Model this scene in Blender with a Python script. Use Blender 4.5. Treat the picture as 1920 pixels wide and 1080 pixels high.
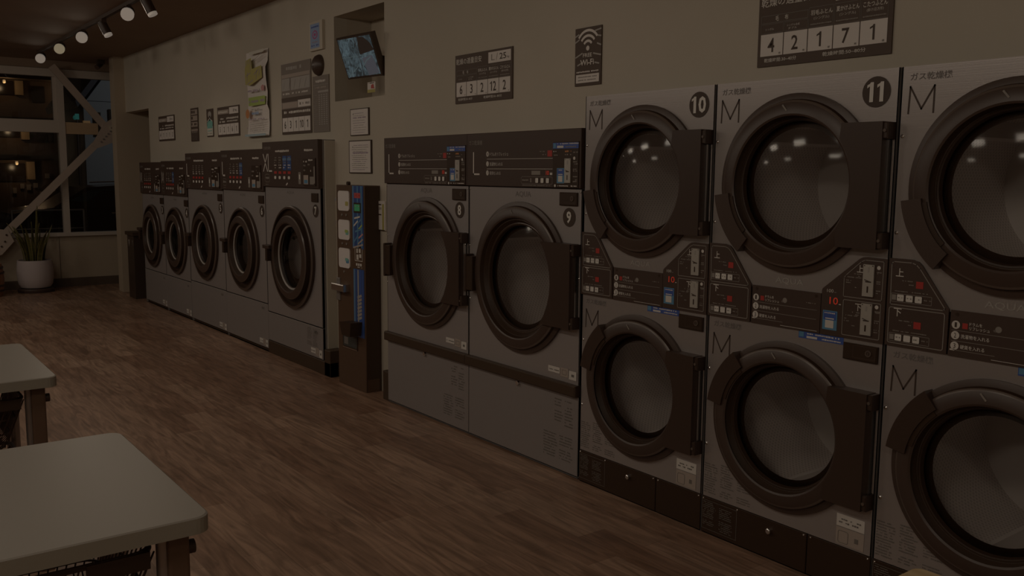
import bpy, math, random
from mathutils import Matrix, Vector
random.seed(7)
SC = bpy.context.scene
COL = SC.collection
for o in list(bpy.data.objects):
    bpy.data.objects.remove(o)
PI = math.pi

# ------------------------------------------------------------------ camera
F = 1695.84
YAW, PITCH, ROLL = math.radians(-52.973), math.radians(7.2085), math.radians(-0.4853)
fwd = Vector((math.sin(YAW)*math.cos(PITCH), math.cos(YAW)*math.cos(PITCH), -math.sin(PITCH)))
right = Vector((math.cos(YAW), -math.sin(YAW), 0))
down = fwd.cross(right)
r2 = right*math.cos(ROLL) + down*math.sin(ROLL)
d2 = -right*math.sin(ROLL) + down*math.cos(ROLL)
cam_data = bpy.data.cameras.new('camera')
cam_data.sensor_width = 36
cam_data.lens = 36*F/1920
cam_data.clip_start = 0.05
cam_data.clip_end = 200
cam = bpy.data.objects.new('camera', cam_data)
COL.objects.link(cam)
M = Matrix((r2, -d2, -fwd)).transposed().to_4x4()
M.translation = Vector((0, 0, 1.5))
cam.matrix_world = M
SC.camera = cam

# ------------------------------------------------------------------ world, exposure
w = bpy.data.worlds.new('night'); SC.world = w
w.use_nodes = True
w.node_tree.nodes['Background'].inputs[0].default_value = (0.0095, 0.0052, 0.0030, 1)
w.node_tree.nodes['Background'].inputs[1].default_value = 1.0
SC.view_settings.view_transform = 'Standard'
SC.view_settings.look = 'None'
SC.view_settings.exposure = -0.12
SC.view_settings.gamma = 1
SC.view_settings.use_curve_mapping = False

# ------------------------------------------------------------------ lights of the room
def area(name, loc, sx, sy, power, col=(1, .86, .70), rot=(0, 0, 0)):
    l = bpy.data.lights.new(name, 'AREA'); l.shape = 'RECTANGLE'; l.size = sx; l.size_y = sy
    l.energy = power; l.color = col
    o = bpy.data.objects.new(name, l); COL.objects.link(o); o.location = loc; o.rotation_euler = rot
    return o
LIGHTS = [(-11.0, -.1, 4.0), (-9.3, -.1, 3.8), (-7.6, -.1, 4.2), (-5.9, -.1, 4.4), (-4.2, -.1, 4.4), (-2.5, -.1, 4.2), (-.8, -.1, 3.6), (.8, -.1, 3.4), (-9.5, -2.3, 4.5), (-6.5, -2.3, 3.4), (-3.2, -2.3, 4.6), (-.4, -2.3, 7.5)]
for i, (x, y, p) in enumerate(LIGHTS):
    area('ceiling_light', (x, y, 2.80), .55, .22, p, rot=(math.radians(38 if y > -1 else 25), 0, 0))

# ------------------------------------------------------------------ materials
MATS = {}
def mat(name, col, rough=.6, metal=0., emit=None, estr=1., spec=None):
    m = bpy.data.materials.new(name); m.use_nodes = True
    b = m.node_tree.nodes['Principled BSDF']
    b.inputs['Base Color'].default_value = (*col, 1)
    b.inputs['Roughness'].default_value = rough
    b.inputs['Metallic'].default_value = metal
    if spec is not None: b.inputs['Specular IOR Level'].default_value = spec
    if emit:
        b.inputs['Emission Color'].default_value = (*emit, 1)
        b.inputs['Emission Strength'].default_value = estr
    MATS[name] = m
    return m
def nodes(m): return m.node_tree.nodes, m.node_tree.links, m.node_tree.nodes['Principled BSDF']
def noise_col(m, c1, c2, scale=(1, 1, 1), s=5., detail=4., rough_amt=None, bump=0., bscale=None):
    n, l, b = nodes(m)
    tc = n.new('ShaderNodeTexCoord'); mp = n.new('ShaderNodeMapping'); mp.inputs['Scale'].default_value = scale
    l.new(tc.outputs['Object'], mp.inputs['Vector'])
    no = n.new('ShaderNodeTexNoise'); no.inputs['Scale'].default_value = s; no.inputs['Detail'].default_value = detail
    l.new(mp.outputs['Vector'], no.inputs['Vector'])
    cr = n.new('ShaderNodeValToRGB'); cr.color_ramp.elements[0].position = .3; cr.color_ramp.elements[1].position = .7
    cr.color_ramp.elements[0].color = (*c1, 1); cr.color_ramp.elements[1].color = (*c2, 1)
    l.new(no.outputs['Fac'], cr.inputs['Fac']); l.new(cr.outputs['Color'], b.inputs['Base Color'])
    if bump:
        bp = n.new('ShaderNodeBump'); bp.inputs['Strength'].default_value = bump; bp.inputs['Distance'].default_value = .002
        l.new(no.outputs['Fac'], bp.inputs['Height']); l.new(bp.outputs['Normal'], b.inputs['Normal'])
    return m

noise_col(mat('wall_paint', (.55, .5, .43), .8), (.53, .485, .40), (.59, .535, .45), s=1.2, detail=3)
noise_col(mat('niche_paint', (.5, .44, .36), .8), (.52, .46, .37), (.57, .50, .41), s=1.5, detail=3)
noise_col(mat('ceiling_paint', (.1, .07, .05), .85), (.29, .21, .155), (.32, .235, .17), s=2.)
mat('lower_and_shaded_wall', (0.5, 0.42, 0.32), .75)
noise_col(mat('brace_paint', (.55, .46, .38), .55), (.50, .42, .36), (.58, .48, .41), s=3)
mat('mullion', (.58, .52, .46), .5)
mat('black_plinth', (0.07, 0.042, 0.024), .5)
mat('baseboard_brown', (.12, .085, .06), .6)
# stainless / painted silver
def steel(name, col, metal, rough, bump):
    m = mat(name, col, rough, metal)
    n, l, b = nodes(m)
    tc = n.new('ShaderNodeTexCoord'); mp = n.new('ShaderNodeMapping'); mp.inputs['Scale'].default_value = (1.5, 1, 400)
    l.new(tc.outputs['Object'], mp.inputs['Vector'])
    no = n.new('ShaderNodeTexNoise'); no.inputs['Scale'].default_value = 1.; no.inputs['Detail'].default_value = 3
    l.new(mp.outputs['Vector'], no.inputs['Vector'])
    bp = n.new('ShaderNodeBump'); bp.inputs['Strength'].default_value = bump; bp.inputs['Distance'].default_value = .001
    l.new(no.outputs['Fac'], bp.inputs['Height']); l.new(bp.outputs['Normal'], b.inputs['Normal'])
    b.inputs['Anisotropic'].default_value = .6
    return m
steel('stainless', (.43, .39, .375), .38, .36, .2)
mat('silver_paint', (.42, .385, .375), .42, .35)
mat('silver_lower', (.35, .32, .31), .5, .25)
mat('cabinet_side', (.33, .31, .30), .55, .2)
mat('black_plastic', (0.062, 0.037, 0.026), .42)
mat('dark_plastic', (0.08, 0.052, 0.04), .38)
mat('gasket', (0.045, 0.022, 0.01), .5)
mat('rim_grey', (0.14, 0.105, 0.085), .3)
mat('panel_black', (0.075, 0.046, 0.034), .5)
mat('print_white', (.72, .68, .63), .6)
mat('print_grey', (.30, .27, .24), .6)
mat('print_dark', (0.07, 0.045, 0.032), .6)
mat('print_faint', (.20, .18, .16), .6)
mat('steel_text', (.20, .18, .17), .5)
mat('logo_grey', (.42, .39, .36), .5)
mat('chrome', (.72, .70, .68), .22, 1.)
mat('slot_plate', (.55, .52, .47), .4, .3)
mat('red_btn', (0.5, 0.05, 0.04), .5)
mat('led_red', (.4, .02, .01), .5, emit=(.16, .013, .006))
mat('blue_label', (.06, .12, .42), .5)
mat('sky_blue', (0.12, 0.3, 0.48), .5)
mat('white_btn', (.78, .75, .70), .5)
mat('paper', (.80, .75, .71), .7)
mat('paper_cream', (.70, .68, .60), .7)
mat('sign_brown', (0.1, 0.066, 0.048), .6)
mat('sign_taupe', (.25, .21, .18), .6)
mat('yellow_ink', (0.5, 0.45, 0.15), .7)
mat('green_ink', (.42, .55, .14), .7)
mat('orange_ink', (.62, .27, .10), .7)
mat('pink_ink', (.62, .30, .30), .7)
mat('teal_ink', (.22, .50, .45), .7)
mat('mauve_ink', (.42, .34, .42), .7)
mat('sign_blue', (.30, .42, .66), .5)
mat('magenta_ink', (.50, .08, .28), .5)
mat('cream_plastic', (.62, .56, .46), .5)
mat('tabletop', (0.345, 0.315, 0.275), .35)
mat('tabletop_edge', (0.36, 0.33, 0.27), .45)
mat('wood_leg', (.17, .105, .07), .4)
mat('grey_tube', (.40, .36, .34), .3, .7)
mat('black_wire', (0.075, 0.045, 0.03), .4)
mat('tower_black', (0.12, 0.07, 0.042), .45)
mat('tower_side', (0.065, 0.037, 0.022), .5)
mat('tower_white', (.86, .82, .80), .35)
mat('tower_blue', (0.05, 0.11, 0.32), .4)
mat('tower_light_blue', (0.14, 0.28, 0.48), .4)
mat('display_green', (.02, .1, .04), .4, emit=(.012, .055, .022))
mat('display_red', (.2, .02, .02), .4, emit=(.05, .01, .008))
mat('tv_black', (0.075, 0.05, 0.037), .35)
mat('pot_white', (0.62, 0.55, 0.55), .6)
mat('dark_saucer', (0.07, 0.042, 0.032), .5)
noise_col(mat('barrel_wood', (.35, .17, .09), .6), (.28, .13, .06), (.42, .22, .12), scale=(1, 1, .2), s=20)
noise_col(mat('pine_wood', (.6, .44, .24), .45), (.52, .36, .18), (.68, .52, .30), scale=(.6, 12, 12), s=3, detail=5)
noise_col(mat('leaf', (.16, .17, .04), .5), (.07, .07, .018), (.14, .13, .04), scale=(1, 1, 6), s=6)
mat('pale_blue', (.42, .54, .60), .7)
mat('leaf_edge', (0.3, 0.25, 0.08), .5)
mat('soil', (0.07, 0.04, 0.025), .9)
mat('asphalt', (0.09, 0.07, 0.06), .85)
mat('car_black', (0.035, 0.018, 0.014), .18)
mat('car_glass', (.05, .06, .06), .08)
mat('tyre', (0.035, 0.02, 0.015), .8)
mat('house_wall', (0.3, 0.32, 0.33), .8)
mat('roof_dark', (.06, .06, .07), .7)
mat('shop_wall', (0.18, 0.12, 0.085), .8)
mat('shop_beam', (.20, .14, .09), .8)
mat('shop_column', (.55, .40, .25), .7)
mat('window_black', (0.05, 0.035, 0.025), .2)
mat('poster_pale', (.45, .38, .33), .7)
mat('lamp_glow', (.8, .7, .6), .5, emit=(.13, .115, .098), estr=1.)
mat('lamp_glow_warm', (.8, .7, .5), .5, emit=(.125, .11, .075), estr=1.)
mat('outside_lamp', (.9, .7, .4), .5, emit=(.12, .09, .055), estr=1.)
mat('signal_green', (0.05, 0.25, 0.22), .5, emit=(.005, .03, .026), estr=1.)
mat('lantern', (.7, .45, .2), .6, emit=(.03, .015, .006), estr=1.)
mat('rail_metal', (.35, .32, .30), .4, .5)
mat('trash_black', (0.065, 0.042, 0.03), .4)

def glass(name, tint, refl=1.0, rough=.03, ior=1.6):
    m = bpy.data.materials.new(name); m.use_nodes = True
    n, l = m.node_tree.nodes, m.node_tree.links
    n.remove(n['Principled BSDF']); out = n['Material Output']
    tr = n.new('ShaderNodeBsdfTransparent'); tr.inputs[0].default_value = (*tint, 1)
    gl = n.new('ShaderNodeBsdfGlossy'); gl.inputs['Roughness'].default_value = rough
    gl.inputs['Color'].default_value = (refl, refl, refl, 1)
    fr = n.new('ShaderNodeFresnel'); fr.inputs['IOR'].default_value = ior
    mx = n.new('ShaderNodeMixShader')
    l.new(fr.outputs[0], mx.inputs[0]); l.new(tr.outputs[0], mx.inputs[1]); l.new(gl.outputs[0], mx.inputs[2])
    l.new(mx.outputs[0], out.inputs['Surface'])
    MATS[name] = m
glass('door_glass', (.94, .93, .92), 1., .08, 1.25)
glass('window_glass', (.85, .86, .85), 1., .01, 1.45)

# perforated drum
m = mat('drum_steel', (.8, .76, .74), .42, .05)
n, l, b = nodes(m)
tc = n.new('ShaderNodeTexCoord'); sp = n.new('ShaderNodeSeparateXYZ'); l.new(tc.outputs['Object'], sp.inputs[0])
at = n.new('ShaderNodeMath'); at.operation = 'ARCTAN2'; l.new(sp.outputs['X'], at.inputs[0]); l.new(sp.outputs['Z'], at.inputs[1])
def mth(op, a, bb=None, v=None):
    q = n.new('ShaderNodeMath'); q.operation = op
    l.new(a, q.inputs[0])
    if bb is not None: l.new(bb, q.inputs[1])
    if v is not None: q.inputs[1].default_value = v
    return q.outputs[0]
s1 = mth('SINE', mth('MULTIPLY', at.outputs[0], v=88)); s2 = mth('SINE', mth('MULTIPLY', sp.outputs['Y'], v=300))
hole = mth('GREATER_THAN', mth('MULTIPLY', s1, s2), v=.35)
mx = n.new('ShaderNodeMix'); mx.data_type = 'RGBA'
mx.inputs[6].default_value = (.80, .74, .71, 1); mx.inputs[7].default_value = (.60, .55, .52, 1)
l.new(hole, mx.inputs[0]); l.new(mx.outputs[2], b.inputs['Base Color'])
mat('drum_plain', (.78, .73, .70), .40, .05)

# wood-look vinyl floor
m = mat('floor_vinyl', (.3, .2, .13), .36)
n, l, b = nodes(m)
tc = n.new('ShaderNodeTexCoord'); mp = n.new('ShaderNodeMapping')
l.new(tc.outputs['Object'], mp.inputs['Vector'])
br = n.new('ShaderNodeTexBrick'); br.offset = .37; br.offset_frequency = 2; br.squash = 1
br.inputs['Scale'].default_value = 1.0; br.inputs['Brick Width'].default_value = .62; br.inputs['Row Height'].default_value = .15
br.inputs['Mortar Size'].default_value = .001; br.inputs['Bias'].default_value = 0
br.inputs['Color1'].default_value = (.30, .175, .115, 1); br.inputs['Color2'].default_value = (.46, .30, .21, 1); br.inputs['Mortar'].default_value = (.24, .15, .10, 1)
l.new(mp.outputs[0], br.inputs['Vector'])
mp2 = n.new('ShaderNodeMapping'); mp2.inputs['Scale'].default_value = (1.0, 9, 1); l.new(tc.outputs['Object'], mp2.inputs['Vector'])
n2 = n.new('ShaderNodeTexNoise'); n2.inputs['Scale'].default_value = 2.6; n2.inputs['Detail'].default_value = 7; n2.inputs['Distortion'].default_value = 1.6
l.new(mp2.outputs[0], n2.inputs['Vector'])
cr = n.new('ShaderNodeValToRGB'); cr.color_ramp.elements[0].position = .32; cr.color_ramp.elements[1].position = .72
cr.color_ramp.elements[0].color = (.62, .60, .58, 1); cr.color_ramp.elements[1].color = (1.32, 1.32, 1.32, 1)
l.new(n2.outputs['Fac'], cr.inputs[0])
mx = n.new('ShaderNodeMix'); mx.data_type = 'RGBA'; mx.blend_type = 'MULTIPLY'; mx.inputs[0].default_value = 1
l.new(br.outputs['Color'], mx.inputs[6]); l.new(cr.outputs['Color'], mx.inputs[7]); l.new(mx.outputs[2], b.inputs['Base Color'])
rr = n.new('ShaderNodeMapRange'); rr.inputs[3].default_value = .30; rr.inputs[4].default_value = .44
l.new(n2.outputs['Fac'], rr.inputs[0]); l.new(rr.outputs[0], b.inputs['Roughness'])

# ------------------------------------------------------------------ mesh builder
_txt = {}
def text_geo(s, bold=0.):
    k = (s, bold)
    if k not in _txt:
        c = bpy.data.curves.new('lettering', 'FONT'); c.body = s; c.resolution_u = 2; c.offset = bold
        o = bpy.data.objects.new('lettering', c); COL.objects.link(o)
        bpy.context.view_layer.update()
        me = bpy.data.meshes.new_from_object(o.evaluated_get(bpy.context.evaluated_depsgraph_get()))
        vs = [(v.co.x, v.co.y) for v in me.vertices]; fs = [tuple(p.vertices) for p in me.polygons]
        bpy.data.objects.remove(o); bpy.data.curves.remove(c); bpy.data.meshes.remove(me)
        x0 = min(v[0] for v in vs); x1 = max(v[0] for v in vs); y0 = min(v[1] for v in vs); y1 = max(v[1] for v in vs)
        _txt[k] = ([((a-x0)/(x1-x0), (bb-y0)/(y1-y0)) for a, bb in vs], fs, (x1-x0)/(y1-y0))
    return _txt[k]

def natural(t, ht, bold=0., squeeze=1.):
    """width of a number at its own proportions"""
    return sum((.46 if c == '1' else text_geo(c, bold)[2]*squeeze)*ht for c in t)+.10*ht*(len(t)-1)

class MB:
    def __init__(s): s.v = []; s.f = []; s.m = []; s.sm = []; s.mats = []
    def mi(s, name):
        if name not in s.mats: s.mats.append(name)
        return s.mats.index(name)
    def add(s, vs, fs, name, smooth=False):
        b = len(s.v); s.v += [tuple(v) for v in vs]; k = s.mi(name)
        for f in fs: s.f.append(tuple(b+i for i in f)); s.m.append(k); s.sm.append(smooth)
        return s
    def box(s, x0, x1, y0, y1, z0, z1, name, skip=()):
        v = [(x, y, z) for x in (x0, x1) for y in (y0, y1) for z in (z0, z1)]
        fs = {'l': (0, 1, 3, 2), 'r': (4, 6, 7, 5), 'f': (0, 4, 5, 1), 'b': (2, 3, 7, 6), 'd': (0, 2, 6, 4), 'u': (1, 5, 7, 3)}
        return s.add(v, [f for k, f in fs.items() if k not in skip], name)
    def bbox(s, x0, x1, y0, y1, z0, z1, name, bev=.004):
        """box bevelled on its -y face"""
        e = bev
        s.box(x0, x1, y0+e, y1, z0, z1, name, skip=('f',))
        v = [(x0, y0+e, z0), (x1, y0+e, z0), (x1, y0+e, z1), (x0, y0+e, z1), (x0+e, y0, z0+e), (x1-e, y0, z0+e), (x1-e, y0, z1-e), (x0+e, y0, z1-e)]
        return s.add(v, [(4, 5, 6, 7), (0, 1, 5, 4), (1, 2, 6, 5), (2, 3, 7, 6), (3, 0, 4, 7)], name)
    def prism(s, pts, y0, y1, name):
        """pts in x,z ; y0 = front"""
        k = len(pts); v = [(x, y0, z) for x, z in pts]+[(x, y1, z) for x, z in pts]
        return s.add(v, [tuple(range(k)), tuple(range(2*k-1, k-1, -1))]+[(i, (i+1) % k+0, (i+1) % k+k, i+k) for i in range(k)], name)
    def prism_z(s, pts, z0, z1, name, side=None):
        k = len(pts); v = [(x, y, z0) for x, y in pts]+[(x, y, z1) for x, y in pts]
        s.add(v, [tuple(range(k-1, -1, -1)), tuple(range(k, 2*k))], name)
        return s.add(v, [(i, (i+1) % k, (i+1) % k+k, i+k) for i in range(k)], side or name)
    def prism_x(s, pts, x0, x1, name):
        """pts in y,z"""
        k = len(pts); v = [(x0, y, z) for y, z in pts]+[(x1, y, z) for y, z in pts]
        return s.add(v, [tuple(range(k)), tuple(range(2*k-1, k-1, -1))]+[(i, (i+1) % k, (i+1) % k+k, i+k) for i in range(k)], name)
    def rect(s, x0, z0, x1, z1, y, name):
        return s.add([(x0, y, z0), (x1, y, z0), (x1, y, z1), (x0, y, z1)], [(0, 1, 2, 3)], name)
    def poly(s, pts, y, name): return s.add([(x, y, z) for x, z in pts], [tuple(range(len(pts)))], name)
    def disc(s, cx, cz, r, y, name, k=24, rx=None):
        return s.poly([(cx+(rx or r)*math.cos(2*PI*i/k), cz+r*math.sin(2*PI*i/k)) for i in range(k)], y, name)
    def rrect(s, x0, z0, x1, z1, r, y, name, k=5):
        return s.poly(rr(x0, z0, x1, z1, r, k), y, name)
    def frame(s, x0, z0, x1, z1, t, y, name, r=0.):
        """outline of a rounded rectangle"""
        a = rr(x0, z0, x1, z1, max(r, .0005), 4); b2 = rr(x0+t, z0+t, x1-t, z1-t, max(r-t, .0003), 4); k = len(a)
        return s.add([(x, y, z) for x, z in a+b2], [(i, (i+1) % k, (i+1) % k+k, i+k) for i in range(k)], name)
    def line(s, pts, t, y, name, closed=False):
        """flat polyline of width t"""
        n_ = len(pts)
        for i in range(n_ if closed else n_-1):
            a = pts[i]; c = pts[(i+1) % n_]; dx, dz = c[0]-a[0], c[1]-a[1]; L = math.hypot(dx, dz) or 1
            ux, uz = dx/L*t/2, dz/L*t/2; nx, nz = -uz, ux
            s.poly([(a[0]-nx-ux, a[1]-nz-uz), (c[0]-nx+ux, c[1]-nz+uz), (c[0]+nx+ux, c[1]+nz+uz), (a[0]+nx-ux, a[1]+nz-uz)], y, name)
        return s
    def text(s, t, x, z, wd, ht, y, name, bold=0.):
        """text filling the box x..x+wd, z..z+ht"""
        vs, fs, asp = text_geo(t, bold)
        return s.add([(x+a*wd, y, z+b2*ht) for a, b2 in vs], fs, name)
    def number(s, t, x, z, ht, y, name, bold=0., squeeze=1., stroke=.15):
        """numerals with a flagged 1"""
        for c in t:
            if c == '1':
                wd = .46*ht; st = ht*stroke; xr = x+wd*.80
                s.poly([(xr-st, z), (xr, z), (xr, z+ht), (xr-st*.8, z+ht), (xr-st, z+ht*.93)], y, name)
                s.poly([(x+wd*.02, z+ht*.70), (xr-st, z+ht*.80), (xr-st, z+ht*.93), (x+wd*.02, z+ht*.70+st*.75)], y, name)
            else:
                wd = text_geo(c, bold)[2]*squeeze*ht; s.text(c, x, z, wd, ht, y, name, bold)
            x += wd+.10*ht
        return s
    def arc(s, cx, cz, r, t, a0, a1, y, name, k=14):
        p = [(cx+q*math.cos(a0+(a1-a0)*i/k), y, cz+q*math.sin(a0+(a1-a0)*i/k)) for i in range(k+1) for q in (r-t/2, r+t/2)]
        return s.add(p, [(2*i, 2*i+2, 2*i+3, 2*i+1) for i in range(k)], name)
    def dashes(s, x0, x1, z, h, y, name, seed=0, dens=.75):
        """row of illegibly small print"""
        rd = random.Random(seed*7919+int(x0*1000)+int(z*997)); x = x0
        while x < x1-h*.4:
            wd = h*rd.uniform(.5, 1.5)
            if rd.random() < dens: s.rect(x, z+h*rd.uniform(0, .2), min(x+wd, x1), z+h*rd.uniform(.8, 1), y, name)
            x += wd+h*.25
        return s
    def lathe(s, cx, cz, prof, names, k=64, y0=0., smooth=True, a0=0., a1=2*PI, flip=1):
        """profile [(r, out)] turned about an axis along y; out goes to -y"""
        full = abs(a1-a0-2*PI) < 1e-6; kk = k if full else k+1
        v = []
        for r, p in prof:
            for i in range(kk):
                a = a0+(a1-a0)*i/k
                v.append((cx+r*math.cos(a), y0-p, cz+r*math.sin(a)))
        for j in range(len(prof)-1):
            nm = names if isinstance(names, str) else names[j]
            fs = []
            for i in range(k):
                i2 = (i+1) % kk
                fs.append((j*kk+i, j*kk+i2, (j+1)*kk+i2, (j+1)*kk+i))
            b = len(s.v) if j == 0 else b
            if j == 0: s.v += v
            q = s.mi(nm)
            for f in fs: s.f.append(tuple(b+t for t in f)); s.m.append(q); s.sm.append(smooth)
        if not full:
            pass
        return s
    def lathe_z(s, cx, cy, prof, name, k=32, smooth=True):
        v = [(cx+r*math.cos(2*PI*i/k), cy+r*math.sin(2*PI*i/k), z) for r, z in prof for i in range(k)]
        return s.add(v, [(j*k+i, j*k+(i+1) % k, (j+1)*k+(i+1) % k, (j+1)*k+i) for j in range(len(prof)-1) for i in range(k)], name, smooth)
    def tube(s, pts, r, name, k=8, cap=True):
        pts = [Vector(p) for p in pts]; v = []
        up = None
        for i, p in enumerate(pts):
            t = (pts[min(i+1, len(pts)-1)]-pts[max(i-1, 0)]).normalized()
            if up is None: up = Vector((0, 0, 1)) if abs(t.z) < .9 else Vector((1, 0, 0))
            a = t.cross(up).normalized(); b2 = t.cross(a).normalized(); up = -b2 if False else up
            for j in range(k):
                q = p+a*(r*math.cos(2*PI*j/k))+b2*(r*math.sin(2*PI*j/k)); v.append(tuple(q))
        fs = [(i*k+j, i*k+(j+1) % k, (i+1)*k+(j+1) % k, (i+1)*k+j) for i in range(len(pts)-1) for j in range(k)]
        if cap: fs += [tuple(range(k-1, -1, -1)), tuple(range((len(pts)-1)*k, len(pts)*k))]
        return s.add(v, fs, name, True)
    def plate_hole(s, x0, x1, z0, z1, cx, cz, r, y, name, k=64):
        """flat plate with a round opening"""
        inner = []; outer = []
        for i in range(k):
            a = 2*PI*i/k; c, sn = math.cos(a), math.sin(a)
            inner.append((cx+r*c, y, cz+r*sn))
            t = min([(x1-cx)/c if c > 1e-9 else 1e9, (x0-cx)/c if c < -1e-9 else 1e9, (z1-cz)/sn if sn > 1e-9 else 1e9, (z0-cz)/sn if sn < -1e-9 else 1e9])
            outer.append((cx+t*c, y, cz+t*sn))
        v = inner+outer
        fs = []
        for i in range(k):
            j = (i+1) % k; fs.append((i, k+i, k+j, j))
        # corners
        for X, Z in ((x0, z0), (x0, z1), (x1, z0), (x1, z1)):
            for i in range(k):
                j = (i+1) % k; A, B = outer[i], outer[j]
                onx_ = (abs(A[0]-X) < 1e-7 and abs(B[2]-Z) < 1e-7) or (abs(B[0]-X) < 1e-7 and abs(A[2]-Z) < 1e-7)
                if onx_ and not (abs(A[0]-B[0]) < 1e-7 or abs(A[2]-B[2]) < 1e-7):
                    v.append((X, y, Z)); fs.append((k+i, len(v)-1, k+j)); break
        return s.add(v, fs, name)
    def build(s, name, parent=None, loc=None):
        me = bpy.data.meshes.new(name); me.from_pydata(s.v, [], s.f)
        for q in s.mats: me.materials.append(MATS[q])
        me.polygons.foreach_set('material_index', s.m); me.polygons.foreach_set('use_smooth', s.sm); me.update()
        if any(s.sm): me.set_sharp_from_angle(angle=math.radians(32))
        o = bpy.data.objects.new(name, me); COL.objects.link(o)
        if parent: o.parent = parent
        if loc: o.location = loc
        return o
def rr(x0, z0, x1, z1, r, k=5):
    p = []
    for cx, cz, a in ((x1-r, z1-r, 0), (x0+r, z1-r, PI/2), (x0+r, z0+r, PI), (x1-r, z0+r, 3*PI/2)):
        for i in range(k+1):
            t = a+PI/2*i/k; p.append((cx+r*math.cos(t), cz+r*math.sin(t)))
    return p
def tag(o, label, cat, group=None):
    o['label'] = label; o['category'] = cat
    if group: o['group'] = group
    return o
def thing(name, label, cat, loc, group=None, rz=0):
    o = bpy.data.objects.new(name, None); COL.objects.link(o); o.location = loc; o.rotation_euler = (0, 0, rz)
    o.empty_display_size = .1
    return tag(o, label, cat, group)
def struct(o): o['kind'] = 'structure'; return o
def copy_tree(o, parent=None):
    c = o.copy(); COL.objects.link(c)
    if parent: c.parent = parent
    for ch in list(o.children): copy_tree(ch, c)
    return c

D = 2.865      # front plane of the machines
W = 2.975      # wall plane
H = 2.86       # ceiling
XB = -12.75    # window wall
# ------------------------------------------------------------------ setting
o = MB(); o.add([(-12.95, -3.6, 0), (1.6, -3.6, 0), (1.6, 3.9, 0), (-12.95, 3.9, 0)], [(0, 1, 2, 3)], 'floor_vinyl'); struct(o.build('floor'))
o = MB(); o.box(-12.95, 1.6, -3.6, 3.9, H, H+.1, 'ceiling_paint'); struct(o.build('ceiling'))
b = MB(); T = W+.1
b.box(-11.8, -10.82, W, T, 2.2, H, 'wall_paint')
b.box(-10.82, -9.16, W, T, 1.59, H, 'wall_paint')
b.box(-9.16, -7.165, W, T, 1.68, H, 'wall_paint')
b.box(-7.165, -6.1, W, T, 1.735, H, 'wall_paint'); b.box(-6.118, -6.1, D+.032, W, .195, 1.728, 'wall_paint')
# around the niche
NX0, NX1, NZ0, NZ1, ND = -6.085, -5.35, 2.005, 2.60, .30
b.box(-6.1, NX0, W, T, 0, H, 'wall_paint')
b.box(NX0, NX1, W, T, 0, NZ0, 'wall_paint'); b.box(NX0, NX1, W, T, NZ1, H, 'wall_paint')
b.box(NX1, -5.145, W, T, 0, H, 'wall_paint')
b.box(-5.145, -3.24, W, T, 1.715, H, 'wall_paint')
b.box(-3.24, -.08, W, T, 1.86, H, 'wall_paint')
b.box(-.08, 1.6, W, T, 0, H, 'wall_paint')
for x, z in ((-10.55, 2.68), (-8.86, 2.70)): b.rect(x, z-.07, x+.012, z+.07, W-.001, 'niche_paint')
struct(b.build('wall_back'))
b = MB()
b.box(NX0-.02, NX0, T, W+ND, NZ0-.02, NZ1+.02, 'niche_paint'); b.box(NX1, NX1+.02, T, W+ND, NZ0-.02, NZ1+.02, 'niche_paint')
b.box(NX0, NX1, T, W+ND, NZ0-.02, NZ0, 'niche_paint'); b.box(NX0, NX1, T, W+ND, NZ1, NZ1+.02, 'niche_paint')
b.box(NX0-.02, NX1+.02, W+ND, W+ND+.02, NZ0-.02, NZ1+.02, 'niche_paint')
struct(b.build('trim_1'))
# side wall of the passage by the first washer
b = MB(); b.box(-12.0, -11.8, 2.855, 3.9, 0, H, 'lower_and_shaded_wall'); struct(b.build('wall_passage'))  # darker colour than the main wall stands in for shade here
b = MB(); b.box(-11.795, -10.85, 3.8, 3.9, 0, H, 'lower_and_shaded_wall'); struct(b.build('wall_passage_end'))  # recess end, its shade put into the darker wall colour
b = MB(); b.box(1.5, 1.6, -3.6, W, 0, H, 'wall_paint'); struct(b.build('wall_right'))
b = MB(); b.box(-12.95, 1.5, -3.6, -3.5, 0, H, 'wall_paint'); struct(b.build('wall_front'))
# window wall
b = MB(); b.box(XB-.1, XB, -3.5, 3.9, 0, .655, 'lower_and_shaded_wall')
b.box(XB-.1, XB, -3.5, 3.9, 2.76, H, 'ceiling_paint'); b.box(XB+.0, XB+.003, 2.33, 2.336, .1, .65, 'baseboard_brown')
struct(b.build('wall_left'))
b = MB(); b.box(XB, XB+.012, -3.5, 3.9, 0, .11, 'baseboard_brown'); struct(b.build('baseboard_left'))
b = MB()
b.box(XB-.08, XB+.05, -3.5, 3.9, .655, .70, 'mullion')              # sill
b.box(XB-.08, XB+.02, -3.5, 3.9, 2.66, 2.755, 'mullion')              # head
for y in (2.43, 1.2, -.3, -1.8, -3.3):
    b.box(XB-.06, XB+.03, y-.035, y+.04, .70, 2.66, 'mullion')
b.box(XB-.06, XB+.0, 2.35, 2.394, 2.12, 2.66, 'mullion')
b.box(XB-.05, XB+.025, -3.5, 2.395, 1.965, 2.12, 'mullion')
b.box(XB-.05, XB+.02, 2.47, 2.86, 1.955, 2.10, 'shop_column')
fr = struct(b.build('window_1'))
b = MB(); b.add([(XB-.03, -3.5, .69), (XB-.03, 3.9, .69), (XB-.03, 3.9, 2.67), (XB-.03, -3.5, 2.67)], [(0, 1, 2, 3)], 'window_glass'); b.build('window_pane', fr)
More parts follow.
